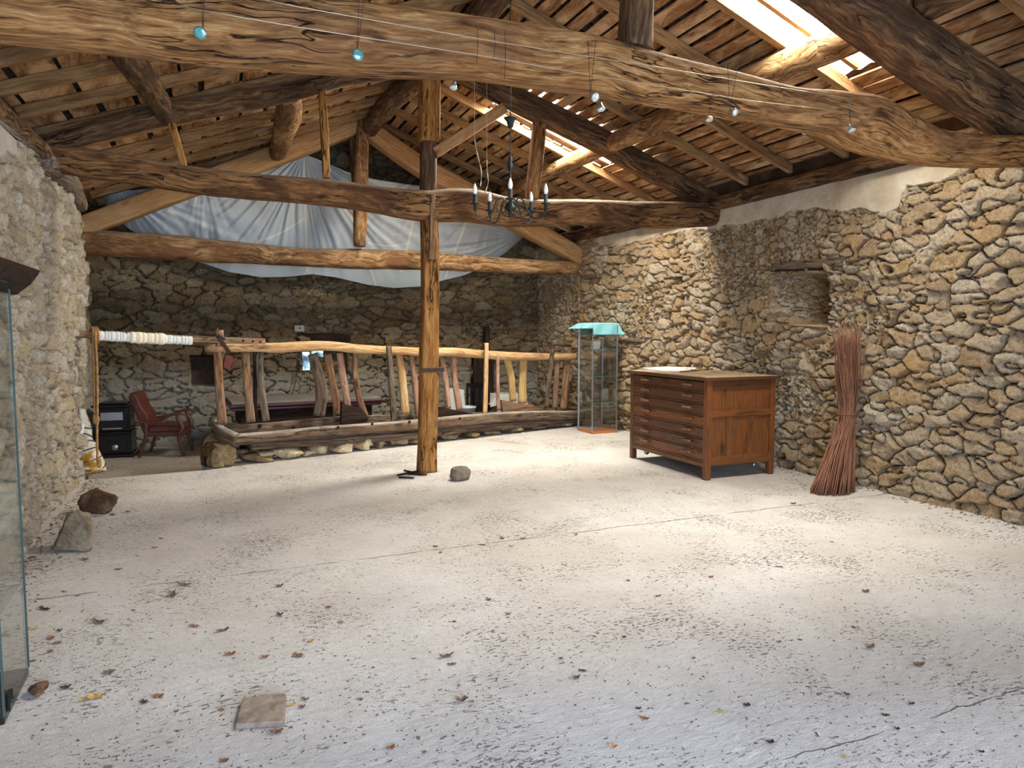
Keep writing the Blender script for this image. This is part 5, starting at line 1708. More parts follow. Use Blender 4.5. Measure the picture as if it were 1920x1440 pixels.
for sy in (-1, 1):
    y = sy * 0.285
    part('leg', lambda m: m.tube([(0.28, y, 0.0), (0.25, y, 0.14), (0.22, y, 0.30), (0.27, y, 0.42), (0.22, y, 0.52), (0.20, y, 0.60)], [0.018, 0.022, 0.03, 0.036, 0.026, 0.024], seg=10, sq=6, up=(0, 1, 0), step=0.03), M['chair_wood'], ac)
    part('leg', lambda m: m.tube([(-0.36, y, 0.0), (-0.30, y, 0.16), (-0.25, y, 0.32), (-0.26, y, 0.50)], [0.018, 0.022, 0.026, 0.022], seg=10, sq=6, up=(0, 1, 0), step=0.03), M['chair_wood'], ac)
    part('armrest', lambda m: m.tube([(-0.40, y, 0.50), (-0.20, y, 0.515), (-0.02, y, 0.545), (0.12, y, 0.60), (0.22, y, 0.615), (0.34, y, 0.59)], [0.026, 0.03, 0.032, 0.034, 0.03, 0.02], seg=12, sq=4, flat=0.6, up=(0, 0, 1), step=0.03), M['chair_wood'], ac)

# big table
tb = [on_plane(px, py, (0, 0, 0.52), Vector((0, 0, 1))) for px, py in ((430, 762), (712, 752))]
TBZ = 0.50
tcx = on_y(570, 756, 10.9).x
tbl = empty('large_table', (tcx, 10.95, FZ), 'long dark table with a dusty cloth top and moulded maroon edge behind the manger', 'table', rz=0.06)
tl = abs(on_y(712, 756, 10.9).x - on_y(432, 756, 10.9).x) / 2
part('tabletop', lambda m: m.box(I, (-tl + 0.03, -0.50, 0.73), (tl - 0.03, 0.50, 0.765), 0), M['tabletop'], tbl, 0.01)
part('edge_moulding', lambda m: (m.box(I, (-tl, -0.53, 0.695), (tl, 0.53, 0.735), 0), m.box(I, (-tl + .03, -0.50, 0.645), (tl - .03, 0.50, 0.688), 0)), M['maroon'], tbl, 0.012)
part('frame', lambda m: m.box(I, (-tl + .15, -0.42, 0.42), (tl - .15, 0.42, 0.65), 0), M['dark_plank'], tbl, 0.01)
for sx in (-1, 1):
    for sy in (-1, 1):
        part('leg', lambda m: m.lathe(Matrix.Translation((sx * (tl - .25), sy * 0.36, 0)), [(0.05, 0), (0.06, 0.04), (0.045, 0.1), (0.07, 0.3), (0.075, 0.42)], 14), M['dark_plank'], tbl)

# window lintel, junction box, cable
m = MB(); a, b = on_y(556, 632, BACK_Y - 0.02), on_y(656, 634, BACK_Y - 0.02)
m.tube([Vector((a.x, BACK_Y - 0.01, a.z)), Vector((b.x, BACK_Y - 0.01, b.z))], px_len(a, 16) / 2, seg=14, sq=6, up=(0, 0, 1), rough=0.04, seed=310, step=0.05)
thing(m, 'lintel', M['dark_plank'], 'black wooden lintel over the little window in the back wall', 'lintel')
m = MB(); a, b = on_y(350, 664, BACK_Y), on_y(412, 665, BACK_Y)
m.tube([Vector((a.x, BACK_Y, a.z)), Vector((b.x, BACK_Y, b.z))], 0.035, seg=12, sq=6, up=(0, 0, 1), rough=0.04, seed=311)
thing(m, 'lintel', M['dark_plank'], 'thin dark lintel over the square recess at the left of the back wall', 'lintel')
m = MB(); c = on_y(561, 616, BACK_Y - 0.08)
m.box(Matrix.Translation(c), (-0.075, -0.02, -0.05), (0.075, 0.03, 0.05))
bx = thing(m, 'junction_box', M['grey_plastic'], 'small grey electric box on the back wall above the window lintel', 'box', bevel=0.006)
m = MB(); m.lathe(Matrix.Translation((0.01, -0.021, 0.055)) @ Matrix.Rotation(PI / 2, 4, 'X'), [(0.014, 0), (0.012, 0.006)], 12); m.build('knob', M['black'], bx)
m = MB()
m.tube([on_y(558, 662, BACK_Y - .1), on_y(557, 690, BACK_Y - .1), on_y(552, 725, BACK_Y - .1), on_y(543, 748, BACK_Y - .1)], 0.006, seg=6, step=0.1)
thing(m, 'cable', M['cable'], 'thin dark cable hanging down the back wall left of the window', 'cable')
# dark tall board and what is stored in the right corner
m = MB()
a = on_y(912, 612, 11.72)
m.box(Matrix.Translation((a.x, 11.70, FZ)), (-0.045, -0.03, 0), (0.045, 0.03, a.z - FZ), 2)
thing(m, 'dark_pole', M['dark_plank'], 'tall narrow dark board standing against the back wall in the corner', 'board', bevel=0.005)
m = MB()
a = on_y(888, 668, 11.62); b = on_y(926, 668, 11.62)
m.box(Matrix.Translation((a.x, 11.62, FZ)) @ Matrix.Rotation(-0.03, 4, 'X'), (0, -0.03, 0), (b.x - a.x, 0.02, a.z - FZ), 2)
thing(m, 'dark_door_leaf', M['dark_plank'], 'near-black old door leaf leaning in the far right corner', 'door', bevel=0.006)
def hoarded_chair():
    c = on_y(893, 770, 11.0)
    e = empty('black_chair', (c.x + 0.20, 11.3, FZ), 'dark slatted chair behind the manger beside the white bucket', 'chair', rz=2.5)
    part('seat', lambda m: m.box(I, (-.2, -.2, .42), (.2, .2, .455)), M['black'], e, 0.01)
    for sx in (-1, 1):
        part('leg', lambda m: m.box(I, (sx * .19 - .016, -.2, 0), (sx * .19 + .016, -.168, .42)), M['black'], e, 0.003)
        part('leg', lambda m: m.box(I, (sx * .19 - .016, .168, 0), (sx * .19 + .016, .2, .86)), M['black'], e, 0.003)
    for x in (-.12, -.04, .04, .12):
        part('back_slat', lambda m: m.box(I, (x - .016, .176, .455), (x + .016, .19, .8)), M['black'], e, 0.002)
    part('top_rail', lambda m: m.box(I, (-.2, .17, .8), (.2, .196, .87)), M['black'], e, 0.004)
hoarded_chair()
c = on_y(875, 785, 10.85)
bk = empty('bucket', (c.x, 10.85, FZ), 'white plastic bucket showing over the trough right of the tall post', 'bucket')
bk.location.z = FZ
q = MB(); q.lathe(I, [(0.115, 0), (0.15, 0.30), (0.156, 0.30), (0.156, 0.325), (0.148, 0.325), (0.11, 0.01)], 28, close=False); q.add([(0.11 * math.cos(a), 0.11 * math.sin(a), 0.012) for a in np.linspace(0, 2 * PI, 20, endpoint=False)], [list(range(20))])
q.build('tub', M['plastic_white'], bk)
q = MB(); q.tube([(0.155 * math.cos(a), 0.02 - 0.13 * math.sin(a), 0.31 + 0.03 * math.sin(a)) for a in np.linspace(0, PI, 17)], 0.004, seg=6); q.build('handle', M['steel'], bk)
# crate it stands on, so that it shows above the trough
def crate(x, y, w, d, h, name, mat, label, cat):
    m = MB(); m.box(Matrix.Translation((x, y, FZ)), (-w / 2, -d / 2, 0), (w / 2, d / 2, h)); return thing(m, name, mat, label, cat, bevel=0.008)
bk.location = (c.x, 10.85, 0.0)
crate(c.x, 10.85, 0.36, 0.36, 0.2, 'low_block', M['dark_plank'], 'low dark block under the white bucket', 'block')
c = on_y(948, 750, 11.15)
crate(c.x + 0.03, 11.2, 0.50, 0.45, 0.66, 'storage_box', M['white_sheet'], 'pale box behind the manger, beneath a draped white sheet', 'box')
g = np.linspace(-0.36, 0.36, 41); X, Y = np.meshgrid(g, g)
ex_, ey_ = np.maximum(np.abs(X) - .262, 0), np.maximum(np.abs(Y) - .236, 0)
Zp = 0.475 - np.maximum(ex_, ey_) * (2.2 + 0.8 * np.sin(X * 9 + 1)) + 0.004 * fbm(X * 8, Y * 8, 0, 2, 3)
Xp = np.sign(X) * (np.minimum(np.abs(X), .262) + .3 * ex_) - 0.1 * (X < -0.26) * (Y < 0) * sstep(0, .1, ex_); Yp = np.sign(Y) * (np.minimum(np.abs(Y), .236) + .3 * ey_)
o = grid_object('white_sheet', np.stack([Xp, Yp, Zp], -1), M['white_sheet']); o.location = (c.x + 0.03, 11.2, 0)
tag(o, 'white sheet draped over the storage box behind the manger', 'cloth')
m = MB()
p0 = on_y(842, 728, 11.3)
P_ = [on_y(px, py, 11.3 + dy) for px, py, dy in ((838, 730, 0), (848, 728, .05), (858, 729, -.03), (870, 731, .02))]
vs_ = [p for p in P_] + [p + Vector((0.02 * math.sin(i * 2), -0.1, -0.42)) for i, p in enumerate(P_)]
m.add(vs_, [(i, i + 1, i + 5, i + 4) for i in range(3)], None, None, True)
m.add([v + Vector((0, 0.03, 0)) for v in vs_], [(i, i + 4, i + 5, i + 1) for i in range(3)], None, None, True)
m.add([vs_[4] , vs_[7], vs_[7] + Vector((0, .25, -.3)), vs_[4] + Vector((0, .25, -.3))], [(0, 1, 2, 3)])
thing(m, 'folded_sheet', M['white_sheet'], 'pale folded sheet behind the stakes right of the tall post', 'cloth')

# ================================================================ left wall fittings
m = MB()
p = [on_x(px, py, -1.12) for px, py in ((2, 508), (66, 512), (62, 530), (30, 547), (2, 545))]
y0, y1 = p[0].y - 0.3, p[1].y
zt, zb = p[1].z, p[3].z
m.prism(Matrix.Translation((-1.36, y1, 0)) @ Matrix.Rotation(PI / 2, 4, 'X'), [(0.0, zt - 0.17), (0.13, zt - 0.15), (0.21, zt - 0.08), (0.26, zt - 0.01), (0.27, zt + 0.02), (0.0, zt + 0.025)], 0.0, y1 - y0)
thing(m, 'wall_bracket', M['dark_plank'], 'dark curved wooden ledge fixed to the left wall above the display case', 'shelf', bevel=0.006)
m = MB()
pts = [on_y(px, py, 9.04) for px, py in ((147, 396), (149, 450), (150, 500), (151, 588))]
m.tube([Vector((p.x, 9.04, p.z)) for p in pts], 0.012, seg=8, step=0.1)
thing(m, 'cable_conduit', M['cable'], 'thin dark conduit running down the end of the left wall', 'pipe')

# ================================================================ loose stones and tile on the floor
def rock(px, py, w, h, d, mat, label, seed, amp=0.18, facet=0.9, rz=0.0, name='loose_stone', freq=1.3):
    c = on_floor(px, py)
    m = MB()
    m.blob(Matrix.Rotation(rz, 4, 'Z'), px_len(c, w) / 2, d, px_len(c, h) / 2, seed, amp, facet, n=7, freq=freq)
    zmin = min(v.z for v in m.v)
    m.v = [Vector((v.x + c.x, v.y + c.y + d * 0.5, max(v.z, zmin * 0.86) - zmin * 0.86)) for v in m.v]
    return thing(m, name, M[mat], label, 'stone')


def px_stone(base, outline, depth, mat, label, seed, **kw):
    """outline: pixel offsets (right, up) from the pixel where the stone stands; it stands upright facing the camera"""
    c = on_floor(*base); k_ = px_len(c, 1)
    rt = Vector((math.cos(YAW), -math.sin(YAW), 0)); bk_ = Vector((c.x, c.y, 0)).normalized()
    fr_ = [c + rt * (x * k_) + Vector((0, 0, max(0, y) * k_)) for x, y in outline]
    return hull_stone(fr_, bk_ * depth, M[mat], label, seed, **kw)


px_stone((186, 964), [(-38, 7), (-30, 0), (10, 0), (25, 5), (38, 20), (40, 31), (24, 35), (14, 37), (8, 45), (-4, 47), (-14, 43), (-34, 34), (-40, 20)], 0.15, 'rock_brown', 'brown jagged stone on the floor near the left wall', 201, noise=0.014)
px_stone((138, 1036), [(-42, 0), (32, 0), (35, 30), (35, 70), (16, 77), (-6, 72), (-22, 44), (-34, 18)], 0.19, 'rock_grey', 'upright grey broken stone with a pointed top near the left wall', 205, lean=Vector((0.02, 0, -0.03)))
rock(866, 901, 41, 27, 0.11, 'cobble', 'smooth grey cobble on the floor right of the tall post', 207, 0.10, 0.5, 0.2)
rock(70, 1305, 34, 20, 0.05, 'rock_brown', 'small brown clod beside the foot of the left display case', 208, 0.25, 0.8)
rock(45, 985, 22, 24, 0.06, 'rock_pale', 'small yellowish stone at the foot of the left wall', 209, 0.2, 0.8)
m = MB()
tp_ = [on_floor(px, py) for px, py in ((441, 1368), (531, 1362), (536, 1309), (493, 1312), (455, 1319))]
th_ = 0.022
g_ = [Vector((p.x, p.y, 0)) for p in tp_]
m.add([Vector((p.x, p.y, 0.002)) for p in tp_] + [Vector((p.x, p.y, th_)) for p in tp_],
      [(4, 3, 2, 1, 0)[::-1], (5, 6, 7, 8, 9)] + [(i, (i + 1) % 5, 5 + (i + 1) % 5, 5 + i) for i in range(5)])
thing(m, 'floor_tile', M['tile'], 'worn square terracotta tile lying loose on the floor near the camera', 'tile', bevel=0.004)
# broken sticks at the foot of the post
m = MB()
for a_, b_ in (((745, 893), (782, 886)), ((758, 884), (792, 892)), ((748, 897), (776, 899)), ((765, 890), (800, 893))):
    p, q = on_floor(*a_), on_floor(*b_)
    m.tube([p + Vector((0, 0, 0.012)), q + Vector((0, 0, 0.016))], 0.010, seg=7, rough=0.1, seed=3, step=0.05)
o = thing(m, 'wood_splinters', M['dark_plank'], 'dark broken splinters of wood at the foot of the tall post', 'debris')
o['kind'] = 'stuff'


# ================================================================ chandelier
ch = Vector((2.26, 5.45, 0))
p = on_y(957, 400, 5.45)
ch.x = p.x
zb = p.z
zc = on_y(958, 228, 5.45).z
e = empty('chandelier', (ch.x, ch.y, zb), 'wrought-iron chandelier with five candle bulbs hanging on a chain', 'chandelier')
zr = roof_z(ch.x) - 0.16
hb = on_y(957, 385, 5.45).z - zb
q = MB(); q.lathe(I, [(0.004, -0.035), (0.014, -0.028), (0.02, -0.01), (0.012, 0.01), (0.045, 0.03), (0.05, 0.05), (0.03, 0.075), (0.014, 0.10), (0.010, 0.16), (0.008, 0.36)], 16); q.build('hub', M['wrought'], e)
q = MB(); q.lathe(Matrix.Translation((0, 0, zc - zb)), [(0.012, -0.05), (0.022, -0.045), (0.032, 0.0), (0.05, 0.022), (0.056, 0.026), (0.05, 0.03), (0.01, 0.032)], 20); q.build('ceiling_cup', M['wrought'], e)
# chain
q = MB()
z = 0.42; k = 0
while z < zr - zb:
    if not (zc - zb - 0.05 < z < zc - zb + 0.03):
        a0 = (k % 2) * PI / 2
        ring = [Vector((0.007 * math.cos(t) * math.cos(a0), 0.007 * math.cos(t) * math.sin(a0), z + 0.016 * math.sin(t))) for t in np.linspace(0, 2 * PI, 11)]
        q.tube(ring, 0.0022, seg=5, cap=False)
    z += 0.025; k += 1
q.build('chain', M['wrought'], e)
q = MB(); q.tube([(0.004 + 0.006 * math.sin(i), 0.006 * math.cos(i * 1.3), 0.3 + i * (zr - zb - 0.3) / 30) for i in range(31)], 0.003, seg=5); q.build('cable', M['cable'], e)
q = MB(); q.lathe(Matrix.Translation((0, 0, 0.34)), [(0.004, 0), (0.018, 0.01), (0.022, 0.05), (0.014, 0.075), (0.02, 0.085), (0.014, 0.11), (0.004, 0.12)], 14); q.build('upper_knot', M['wrought'], e)
angs = [math.radians(-112.8 + 72 * k) for k in range(5)]
R_ = 0.30
for a in angs:
    ca, sa = math.cos(a), math.sin(a)

    def pt_(r_, z_):
        return (r_ * ca, r_ * sa, z_)
    q = MB()
    q.tube([pt_(0.035, 0.07), pt_(0.07, 0.12), pt_(0.11, 0.10), pt_(0.15, 0.01), pt_(0.20, -0.045), pt_(0.255, -0.05), pt_(0.29, -0.02), pt_(R_, 0.01)], 0.006, seg=7, step=0.015)
    q.tube([pt_(0.03, 0.03), pt_(0.08, -0.01), pt_(0.12, 0.05), pt_(0.10, 0.09)], 0.004, seg=6, step=0.015)
    q.tube([pt_(R_, 0.01), pt_(R_ + 0.012, 0.08), pt_(0.22, 0.24), pt_(0.06, 0.36), pt_(0.012, 0.40)], 0.0022, seg=5, step=0.03)
    arm = q.build('arm', M['wrought'], e)
    q = MB(); q.lathe(Matrix.Translation(pt_(R_, 0.005)), [(0.012, 0), (0.014, 0.05), (0.038, 0.056), (0.038, 0.062), (0.017, 0.066), (0.017, 0.13)], 14); q.build('candle_holder', M['wrought'], arm)
    q = MB(); q.lathe(Matrix.Translation(pt_(R_, 0.135)), [(0.012, 0), (0.017, 0.02), (0.0185, 0.035), (0.015, 0.055), (0.008, 0.075), (0.002, 0.088)], 14); q.build('candle_bulb', M['white_lamp'], arm)
# lower the wire arms so that the bulbs match: done by the hub height

# ================================================================ low-voltage wires and spot lamps along the nearest tie beam
YW = 3.36
W1 = [(325, 9), (450, 32), (560, 51), (700, 73), (900, 104), (1100, 139), (1240, 162), (1400, 188), (1620, 214)]
W2 = [(440, -12), (560, 13), (700, 38), (900, 73), (1060, 99), (1200, 120), (1400, 154), (1600, 186)]
for w_, lab in ((W1, 'lower thin bare wire stretched along the front of the nearest tie beam'), (W2, 'upper thin bare wire stretched along the front of the nearest tie beam')):
    m = MB(); m.tube([on_y(a, b, YW) for a, b in w_], 0.0022, seg=6)
    thing(m, 'lamp_wire', M['wire'], lab, 'wire', 'bare wires of the spot lamps')
for w_, yy, lab in (([(460, 112), (700, 132), (850, 146), (1130, 186), (1330, 214), (1520, 240), (1640, 262)], 3.88, 'thin wire behind the nearest tie beam carrying the rear spot lamps'),):
    m = MB(); m.tube([on_y(a, b, yy) for a, b in w_], 0.0018, seg=5)
    thing(m, 'lamp_wire', M['cable'], lab, 'wire', 'bare wires of the spot lamps')


def spot(px, py, tops, aim, y, label, sc=1.0):
    c = on_y(px, py, y)
    e = empty('spot_lamp', c, label, 'lamp', 'halogen spot lamps')
    d = Vector(aim).normalized()
    Mr = d.to_track_quat('Z', 'Y').to_matrix().to_4x4()
    r0 = 0.0262 * sc
    q = MB(); q.lathe(Mr, [(0.006, -0.045 * sc), (0.010, -0.042 * sc), (0.012, -0.028 * sc), (0.020 * sc, -0.012), (r0, 0.0), (r0, 0.004)], 22); q.build('reflector', M['bulb_glass'], e)
    q = MB(); q.lathe(Mr, [(r0 * 0.96, 0.004), (r0 * 0.8, 0.007), (r0 * 0.3, 0.008)], 22); q.build('front_glass', M['bulb_face' if 'teal' in label else 'bulb_face2'], e)
    q = MB()
    back = Mr @ Vector((0, 0, -0.045 * sc))
    for tx, ty in tops:
        t_ = on_y(tx, ty, y if y > 3.6 else YW) - c
        q.tube([t_, back + Vector((0, 0, 0.008)), back], 0.0016, seg=5)
    q.build('suspension_wire', M['cable'], e)


to_cam = (-0.1, -0.9, -0.35)
spot(375, 62, [(374, -40), (384, -40)], (-0.3, -1, -0.45), YW - 0.02, 'leftmost spot lamp with a teal face turned to the camera', 1.0)
spot(671, 103, [(674, -10), (684, -10)], (-0.05, -1, -0.15), YW - 0.02, 'round teal-faced spot lamp above the left of the tall post', 1.0)
spot(1116, 182, [(1102, 76), (1117, 78)], (0.2, -0.9, -0.5), YW - 0.02, 'whitish spot lamp facing the camera, right of the chandelier chain', 0.95)
spot(1378, 210, [(1364, 118), (1384, 122)], (0.2, -0.9, -0.4), YW - 0.02, 'pale round spot lamp hanging where the nearest tie beam begins to drop', 0.85)
spot(1597, 244, [(1590, 185), (1594, 186)], (0.0, -0.35, -1), YW - 0.02, 'rightmost spot lamp, in front of the swept end of the tie beam', 0.9)
spot(850, 164, [(852, 144), (856, 144)], (-0.25, -0.2, -1), 3.88, 'spot lamp behind the tie beam just right of the tall post', 0.9)
spot(498, 124, [(497, 112), (502, 112)], (0.6, -0.4, -1), 3.88, 'leftmost rear spot lamp half hidden by the nearest tie beam', 0.9)
spot(1127, 205, [(1126, 186), (1130, 186)], (0.0, -0.2, -1), 3.88, 'rear spot lamp just below the whitish forward one', 1.0)
spot(1330, 224, [(1329, 214), (1333, 214)], (-0.15, -0.3, -1), 3.88, 'rear spot lamp left below the pale round one', 0.95)
spot(1510, 248, [(1509, 238), (1513, 238)], (-0.1, -0.3, -1), 3.88, 'rear spot lamp between the last two on the right', 0.95)
# rusty hooks and twine ends on the beam
for (px, y0_, y1_, lab) in ((895, 50, 118, 'thin dark cord hanging down the front of the nearest tie beam, left of the chain'), (927, 52, 108, 'dark cord end hanging on the tie beam near the chandelier chain'),
                            (947, 58, 148, 'long dark cord down the front of the tie beam beside the chain')):
    m = MB(); m.tube([on_y(px, y0_, YW + 0.02), on_y(px + 1, (y0_ + y1_) / 2, YW), on_y(px - 1, y1_, YW + 0.01)], 0.0018, seg=5, step=0.03)
    thing(m, 'hanging_cord', M['cable'], lab, 'cord', 'cords hanging on the nearest tie beam')
for (a_, b_, lab) in (((890, 262), (901, 350), 'curly white twine hanging above the left bulb of the chandelier'), ((913, 300), (909, 362), 'second white twine hanging beside the first, behind the chandelier')):
    m = MB(); t0, t1 = on_y(a_[0], a_[1], 7.2), on_y(b_[0], b_[1], 7.2)
    m.tube([t0, t0.lerp(t1, .3) + Vector((.01, 0, 0)), t0.lerp(t1, .7) + Vector((.03, 0, 0)), t1], 0.007, seg=7, flat=0.4, twist=20, step=0.03)
    top_ = t0.copy(); top_.z = roof_z(t0.x) 
    m.tube([t0, top_], 0.002, seg=5)
    thing(m, 'twine', M['string'], lab, 'cord', 'white twine under the roof')

# ================================================================ dead leaves on the floor
def leaf_mesh(seed, curl, lobes):
    r = random.Random(seed)
    m = MB()
    n = 18
    top, bot = [], []
    pts = []
    for i in range(n):
        a = 2 * PI * i / n
        rr = 0.5 * (0.55 + 0.45 * abs(math.cos(a))) * (1 + lobes * math.sin(a * 5 + seed) + r.uniform(-.08, .08))
        pts.append((rr * math.cos(a), rr * math.sin(a) * 0.62))
    rings = [1.0, 0.6, 0.25]
    V = []
    for q in rings:
        for x, y in pts:
            X_, Y_ = x * q, y * q
            V.append((X_, Y_, curl * (Y_ * Y_ * 3.0 + X_ * X_ * 0.8) + 0.05 * math.sin(X_ * 14 + seed) + 0.04 * math.cos(Y_ * 19)))
    V.append((0, 0, 0.0))
    Fc = []
    for j in range(2):
        for i in range(n):
            i2 = (i + 1) % n
            Fc.append((j * n + i, j * n + i2, (j + 1) * n + i2, (j + 1) * n + i))
    for i in range(n):
        Fc.append((2 * n + i, 2 * n + (i + 1) % n, 3 * n))
    b = len(V)
    V2 = [(x, y, z + 0.025) for x, y, z in V]
    Fb = [tuple(b + k for k in f)[::-1] for f in Fc]
    side = [(i, b + i, b + (i + 1) % n, (i + 1) % n) for i in range(n)]
    m.add(V + V2, [f for f in Fc] + Fb + side, None, None, False)
    zmin = min(v.z for v in m.v)
    m.v = [v - Vector((0, 0, zmin)) for v in m.v]
    m.tube([(-0.5, 0, -zmin + 0.1), (-0.65, 0.02, -zmin + 0.05), (-0.85, 0.08, 0.03)], 0.012, seg=4)
    return m


protos = []
for k, (sd, cu, lo) in enumerate(((1, 0.9, 0.12), (2, 1.3, 0.2), (3, 0.4, 0.05), (4, 1.7, 0.1), (5, 0.7, 0.25))):
    protos.append(leaf_mesh(sd, cu, lo))
LEAF = [(84, 1143, 40, 10, 'd'), (185, 1168, 46, 8, 'b'), (62, 1180, 22, 8, 'y'), (325, 1117, 36, 14, 'b'), (364, 1175, 30, 10, 'r'), (418, 1183, 34, 12, 'b'), (524, 1100, 20, 12, 'b'), (616, 1139, 16, 12, 'b'),
        (525, 1154, 18, 12, 'd'), (205, 1262, 26, 18, 'b'), (432, 1227, 28, 14, 'r'), (497, 1233, 20, 12, 'r'), (558, 1230, 28, 20, 'b'), (583, 1203, 18, 10, 'y'), (123, 1290, 24, 16, 'd'), (180, 1308, 44, 20, 'y'),
        (270, 1318, 20, 26, 'd'), (297, 1306, 28, 16, 'r'), (155, 1314, 26, 8, 'y'), (415, 1332, 18, 12, 'r'), (547, 1322, 22, 10, 'y'), (566, 1327, 18, 12, 'r'), (676, 1312, 14, 12, 'b'), (572, 1313, 24, 8, 'b'),
        (518, 1374, 34, 18, 'b'), (420, 1428, 24, 28, 'b'), (836, 1232, 38, 12, 'b'), (847, 1246, 24, 10, 'b'), (866, 1315, 36, 16, 'b'), (733, 1403, 24, 14, 'r'), (795, 1411, 12, 14, 'b'), (1080, 1272, 20, 18, 'b'), (1092, 1258, 22, 8, 'd'),
        (1150, 1402, 22, 12, 'y'), (1208, 1348, 26, 10, 'r'), (1197, 1329, 16, 8, 'd'), (916, 1125, 14, 10, 'b'), (851, 1166, 10, 14, 'd'), (953, 1152, 18, 6, 'b'), (1051, 1235, 12, 8, 'b'), (1234, 1118, 18, 6, 'b'), (1170, 1195, 12, 8, 'd'),
        (816, 1025, 12, 10, 'd'), (826, 1037, 10, 6, 'r'), (958, 1024, 12, 10, 'y'), (980, 1010, 16, 6, 'r'), (942, 1010, 14, 8, 'b'), (905, 1022, 16, 8, 'b'), (1080, 1003, 8, 6, 'd'), (1178, 1089, 10, 8, 'd'), (1333, 1082, 14, 8, 'r'),
        (1722, 1248, 28, 16, 'b'), (1584, 1420, 14, 22, 'y'), (1682, 1368, 14, 18, 'd'), (1660, 1342, 18, 10, 'd'), (1632, 1214, 32, 12, 'b'), (1623, 1110, 18, 14, 'b'), (1460, 1063, 20, 6, 'b'), (1600, 1177, 10, 8, 'd'), (1780, 1248, 16, 6, 'b'),
        (1400, 1323, 20, 12, 'd'), (1444, 1393, 22, 12, 'd'), (1350, 1335, 22, 8, 'y'), (1588, 1303, 16, 8, 'd'), (1710, 1320, 18, 8, 'd'), (1840, 1410, 16, 8, 'd'), (1487, 945, 16, 6, 'd'), (1500, 948, 10, 6, 'b'), (1560, 1017, 10, 4, 'b'),
        (120, 1110, 16, 6, 'b'), (240, 960, 10, 8, 'd'), (212, 966, 12, 8, 'd'), (302, 1010, 12, 5, 'd'), (290, 1028, 16, 6, 'b'), (258, 1043, 14, 6, 'y'), (222, 1068, 18, 8, 'b'), (160, 1050, 16, 12, 'b'), (60, 1045, 14, 8, 'd'),
        (491, 1015, 8, 6, 'd'), (346, 1097, 40, 10, 'b'), (145, 1118, 12, 5, 'd'), (96, 1198, 20, 12, 'r'), (108, 1206, 18, 14, 'b'), (112, 1184, 14, 10, 'd'), (95, 1222, 18, 10, 'r'), (60, 1240, 24, 6, 'b'), (330, 1335, 12, 8, 'b'),
        (250, 1145, 14, 6, 'b'), (1250, 1163, 8, 6, 'd'), (700, 1252, 8, 6, 'd'), (1012, 1140, 8, 6, 'b'), (1300, 1235, 12, 6, 'b'), (1500, 1200, 12, 6, 'd'), (1460, 1205, 16, 6, 'b')]
mk = {'b': 'leaf_brown', 'd': 'leaf_dark', 'r': 'leaf_rust', 'y': 'leaf_yellow'}
word = {'b': 'brown', 'd': 'dark brown', 'r': 'rust-coloured', 'y': 'yellowish'}
LEAF_SRC = {}
LEAVES = []
rr_ = random.Random(3)


def leaf_zone(px, py):
    if py > 1290: zone = 'in the foreground'
    elif py > 1140: zone = 'on the near floor'
    elif py > 1000: zone = 'on the middle floor'
    else: zone = 'on the far floor'
    side = 'left' if px < 480 else 'centre left' if px < 900 else 'centre right' if px < 1340 else 'right'
    return '%s, %s' % (zone, side)


for i, (px, py, w, h, c_) in enumerate(LEAF):
    key = (c_, i % 5)
    p = on_floor(px, py)
    wm = px_len(p, w)
    if key not in LEAF_SRC:
        src = MB(); pr = protos[i % 5]
        src.v = list(pr.v); src.g = list(pr.g); src.f = list(pr.f); src.fm = list(pr.fm); src.sm = list(pr.sm)
        o = src.build('dead_leaf', M[mk[c_]])
        LEAF_SRC[key] = o
    else:
        o = LEAF_SRC[key].copy(); COL.objects.link(o)
    o.location = (p.x, p.y, 0.001)
    o.rotation_euler = (0, 0, rr_.uniform(-0.6, 0.6) + (PI if rr_.random() < .5 else 0) - YAW)
    hh = max(0.25, h / w) * 1.5
    o.scale = (wm * 0.72, wm * min(1.3, hh * 1.3), wm * min(0.7, 0.30 + hh * 0.35))
    sz = 'large' if wm > 0.075 else 'small' if wm < 0.045 else 'mid-sized'
    LEAVES.append((o, '%s %s dead leaf %s' % (sz, word[c_], leaf_zone(px, py)), px))
same = {}
for o, l_, px in LEAVES: same.setdefault(l_, []).append((px, o))
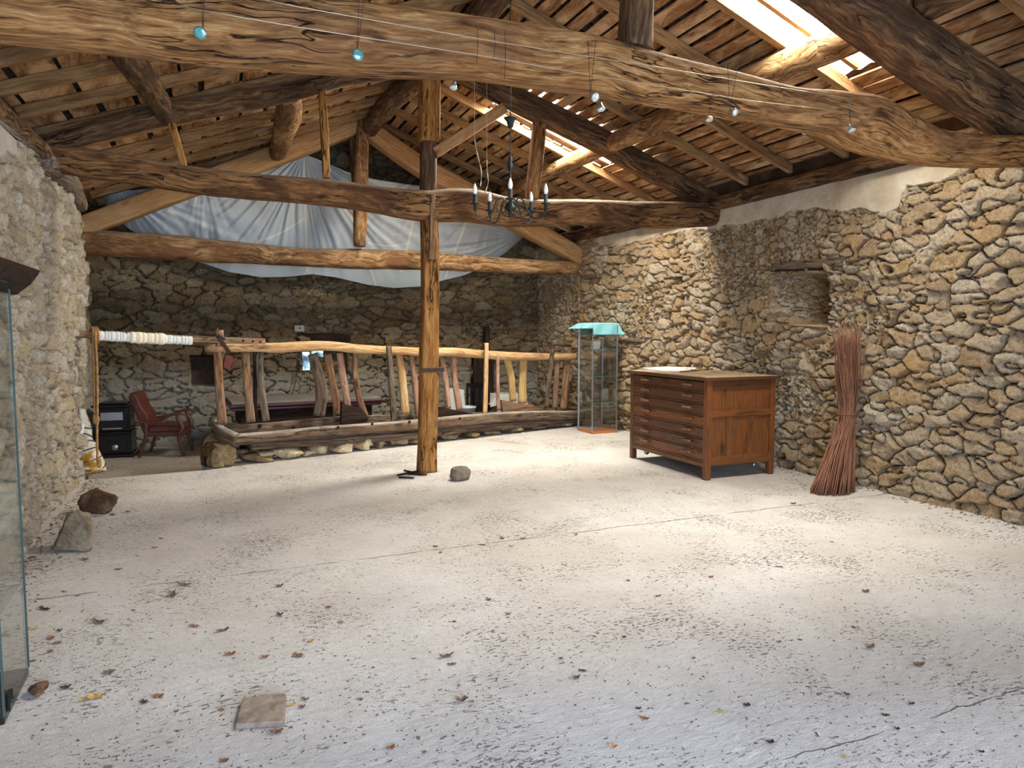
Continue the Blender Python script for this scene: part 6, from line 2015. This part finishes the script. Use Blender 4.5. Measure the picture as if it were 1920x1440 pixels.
ORDW = ['leftmost', 'second from left', 'third from left', 'fourth from left', 'fifth from left', 'sixth from left', 'seventh from left', 'eighth from left']
NUMW = ['', 'one', 'two', 'three', 'four', 'five', 'six', 'seven', 'eight', 'nine', 'ten']
for l_, lst in same.items():
    lst.sort(key=lambda q: q[0])
    for k, (px, o) in enumerate(lst):
        tag(o, l_ if len(lst) == 1 else '%s, %s of %s' % (l_, ORDW[min(k, 7)], NUMW[len(lst)]), 'leaf', 'dead leaves scattered on the floor')

# crumbs, chaff and twigs nobody could count
def litter(name, n, seed, label, mat, fn, lmin, lmax, rad):
    r = random.Random(seed); m = MB()
    for _ in range(n):
        x, y = fn(r)
        a = r.gauss(-YAW, 0.8); l = r.uniform(lmin, lmax) * r.random() + lmin
        z = rad * 0.8
        if r.random() < 0.5:
            m.tube([(x, y, z), (x + l * math.cos(a), y + l * math.sin(a), z + r.random() * 0.004)], rad * r.uniform(0.5, 1), seg=4)
        else:
            s = l * 0.35
            m.add([(x - s, y, 0.0005), (x + s * .6, y - s * .7, 0.001), (x + s, y + s * .5, 0.0012), (x - s * .2, y + s, 0.0008), (x, y, s * 0.7)], [(0, 1, 4), (1, 2, 4), (2, 3, 4), (3, 0, 4)])
    o = thing(m, name, mat, label, 'debris'); o['kind'] = 'stuff'


def fl_any(r):
    while True:
        px, py = r.uniform(0, 1920), 1440 - 560 * r.random() ** 0.8
        p = on_floor(px, py)
        if -1.2 < p.x < 5.78 and p.y < 8.4: return p.x, p.y


litter('floor_crumbs', 2600, 31, 'dark crumbs and chaff scattered over the whole pale floor', M['leaf_dark'], fl_any, 0.004, 0.018, 0.0018)
litter('wall_foot_litter', 500, 32, 'brown litter gathered along the foot of the right wall', M['leaf_brown'], lambda r: (5.93 - abs(r.gauss(0, 0.12)), r.uniform(3.2, 9.2)), 0.01, 0.04, 0.003)
litter('wall_foot_litter', 500, 33, 'brown litter and crumbs gathered along the foot of the left wall', M['leaf_brown'], lambda r: (-1.25 + abs(r.gauss(0, 0.12)), r.uniform(4.2, 8.4)), 0.01, 0.04, 0.003)
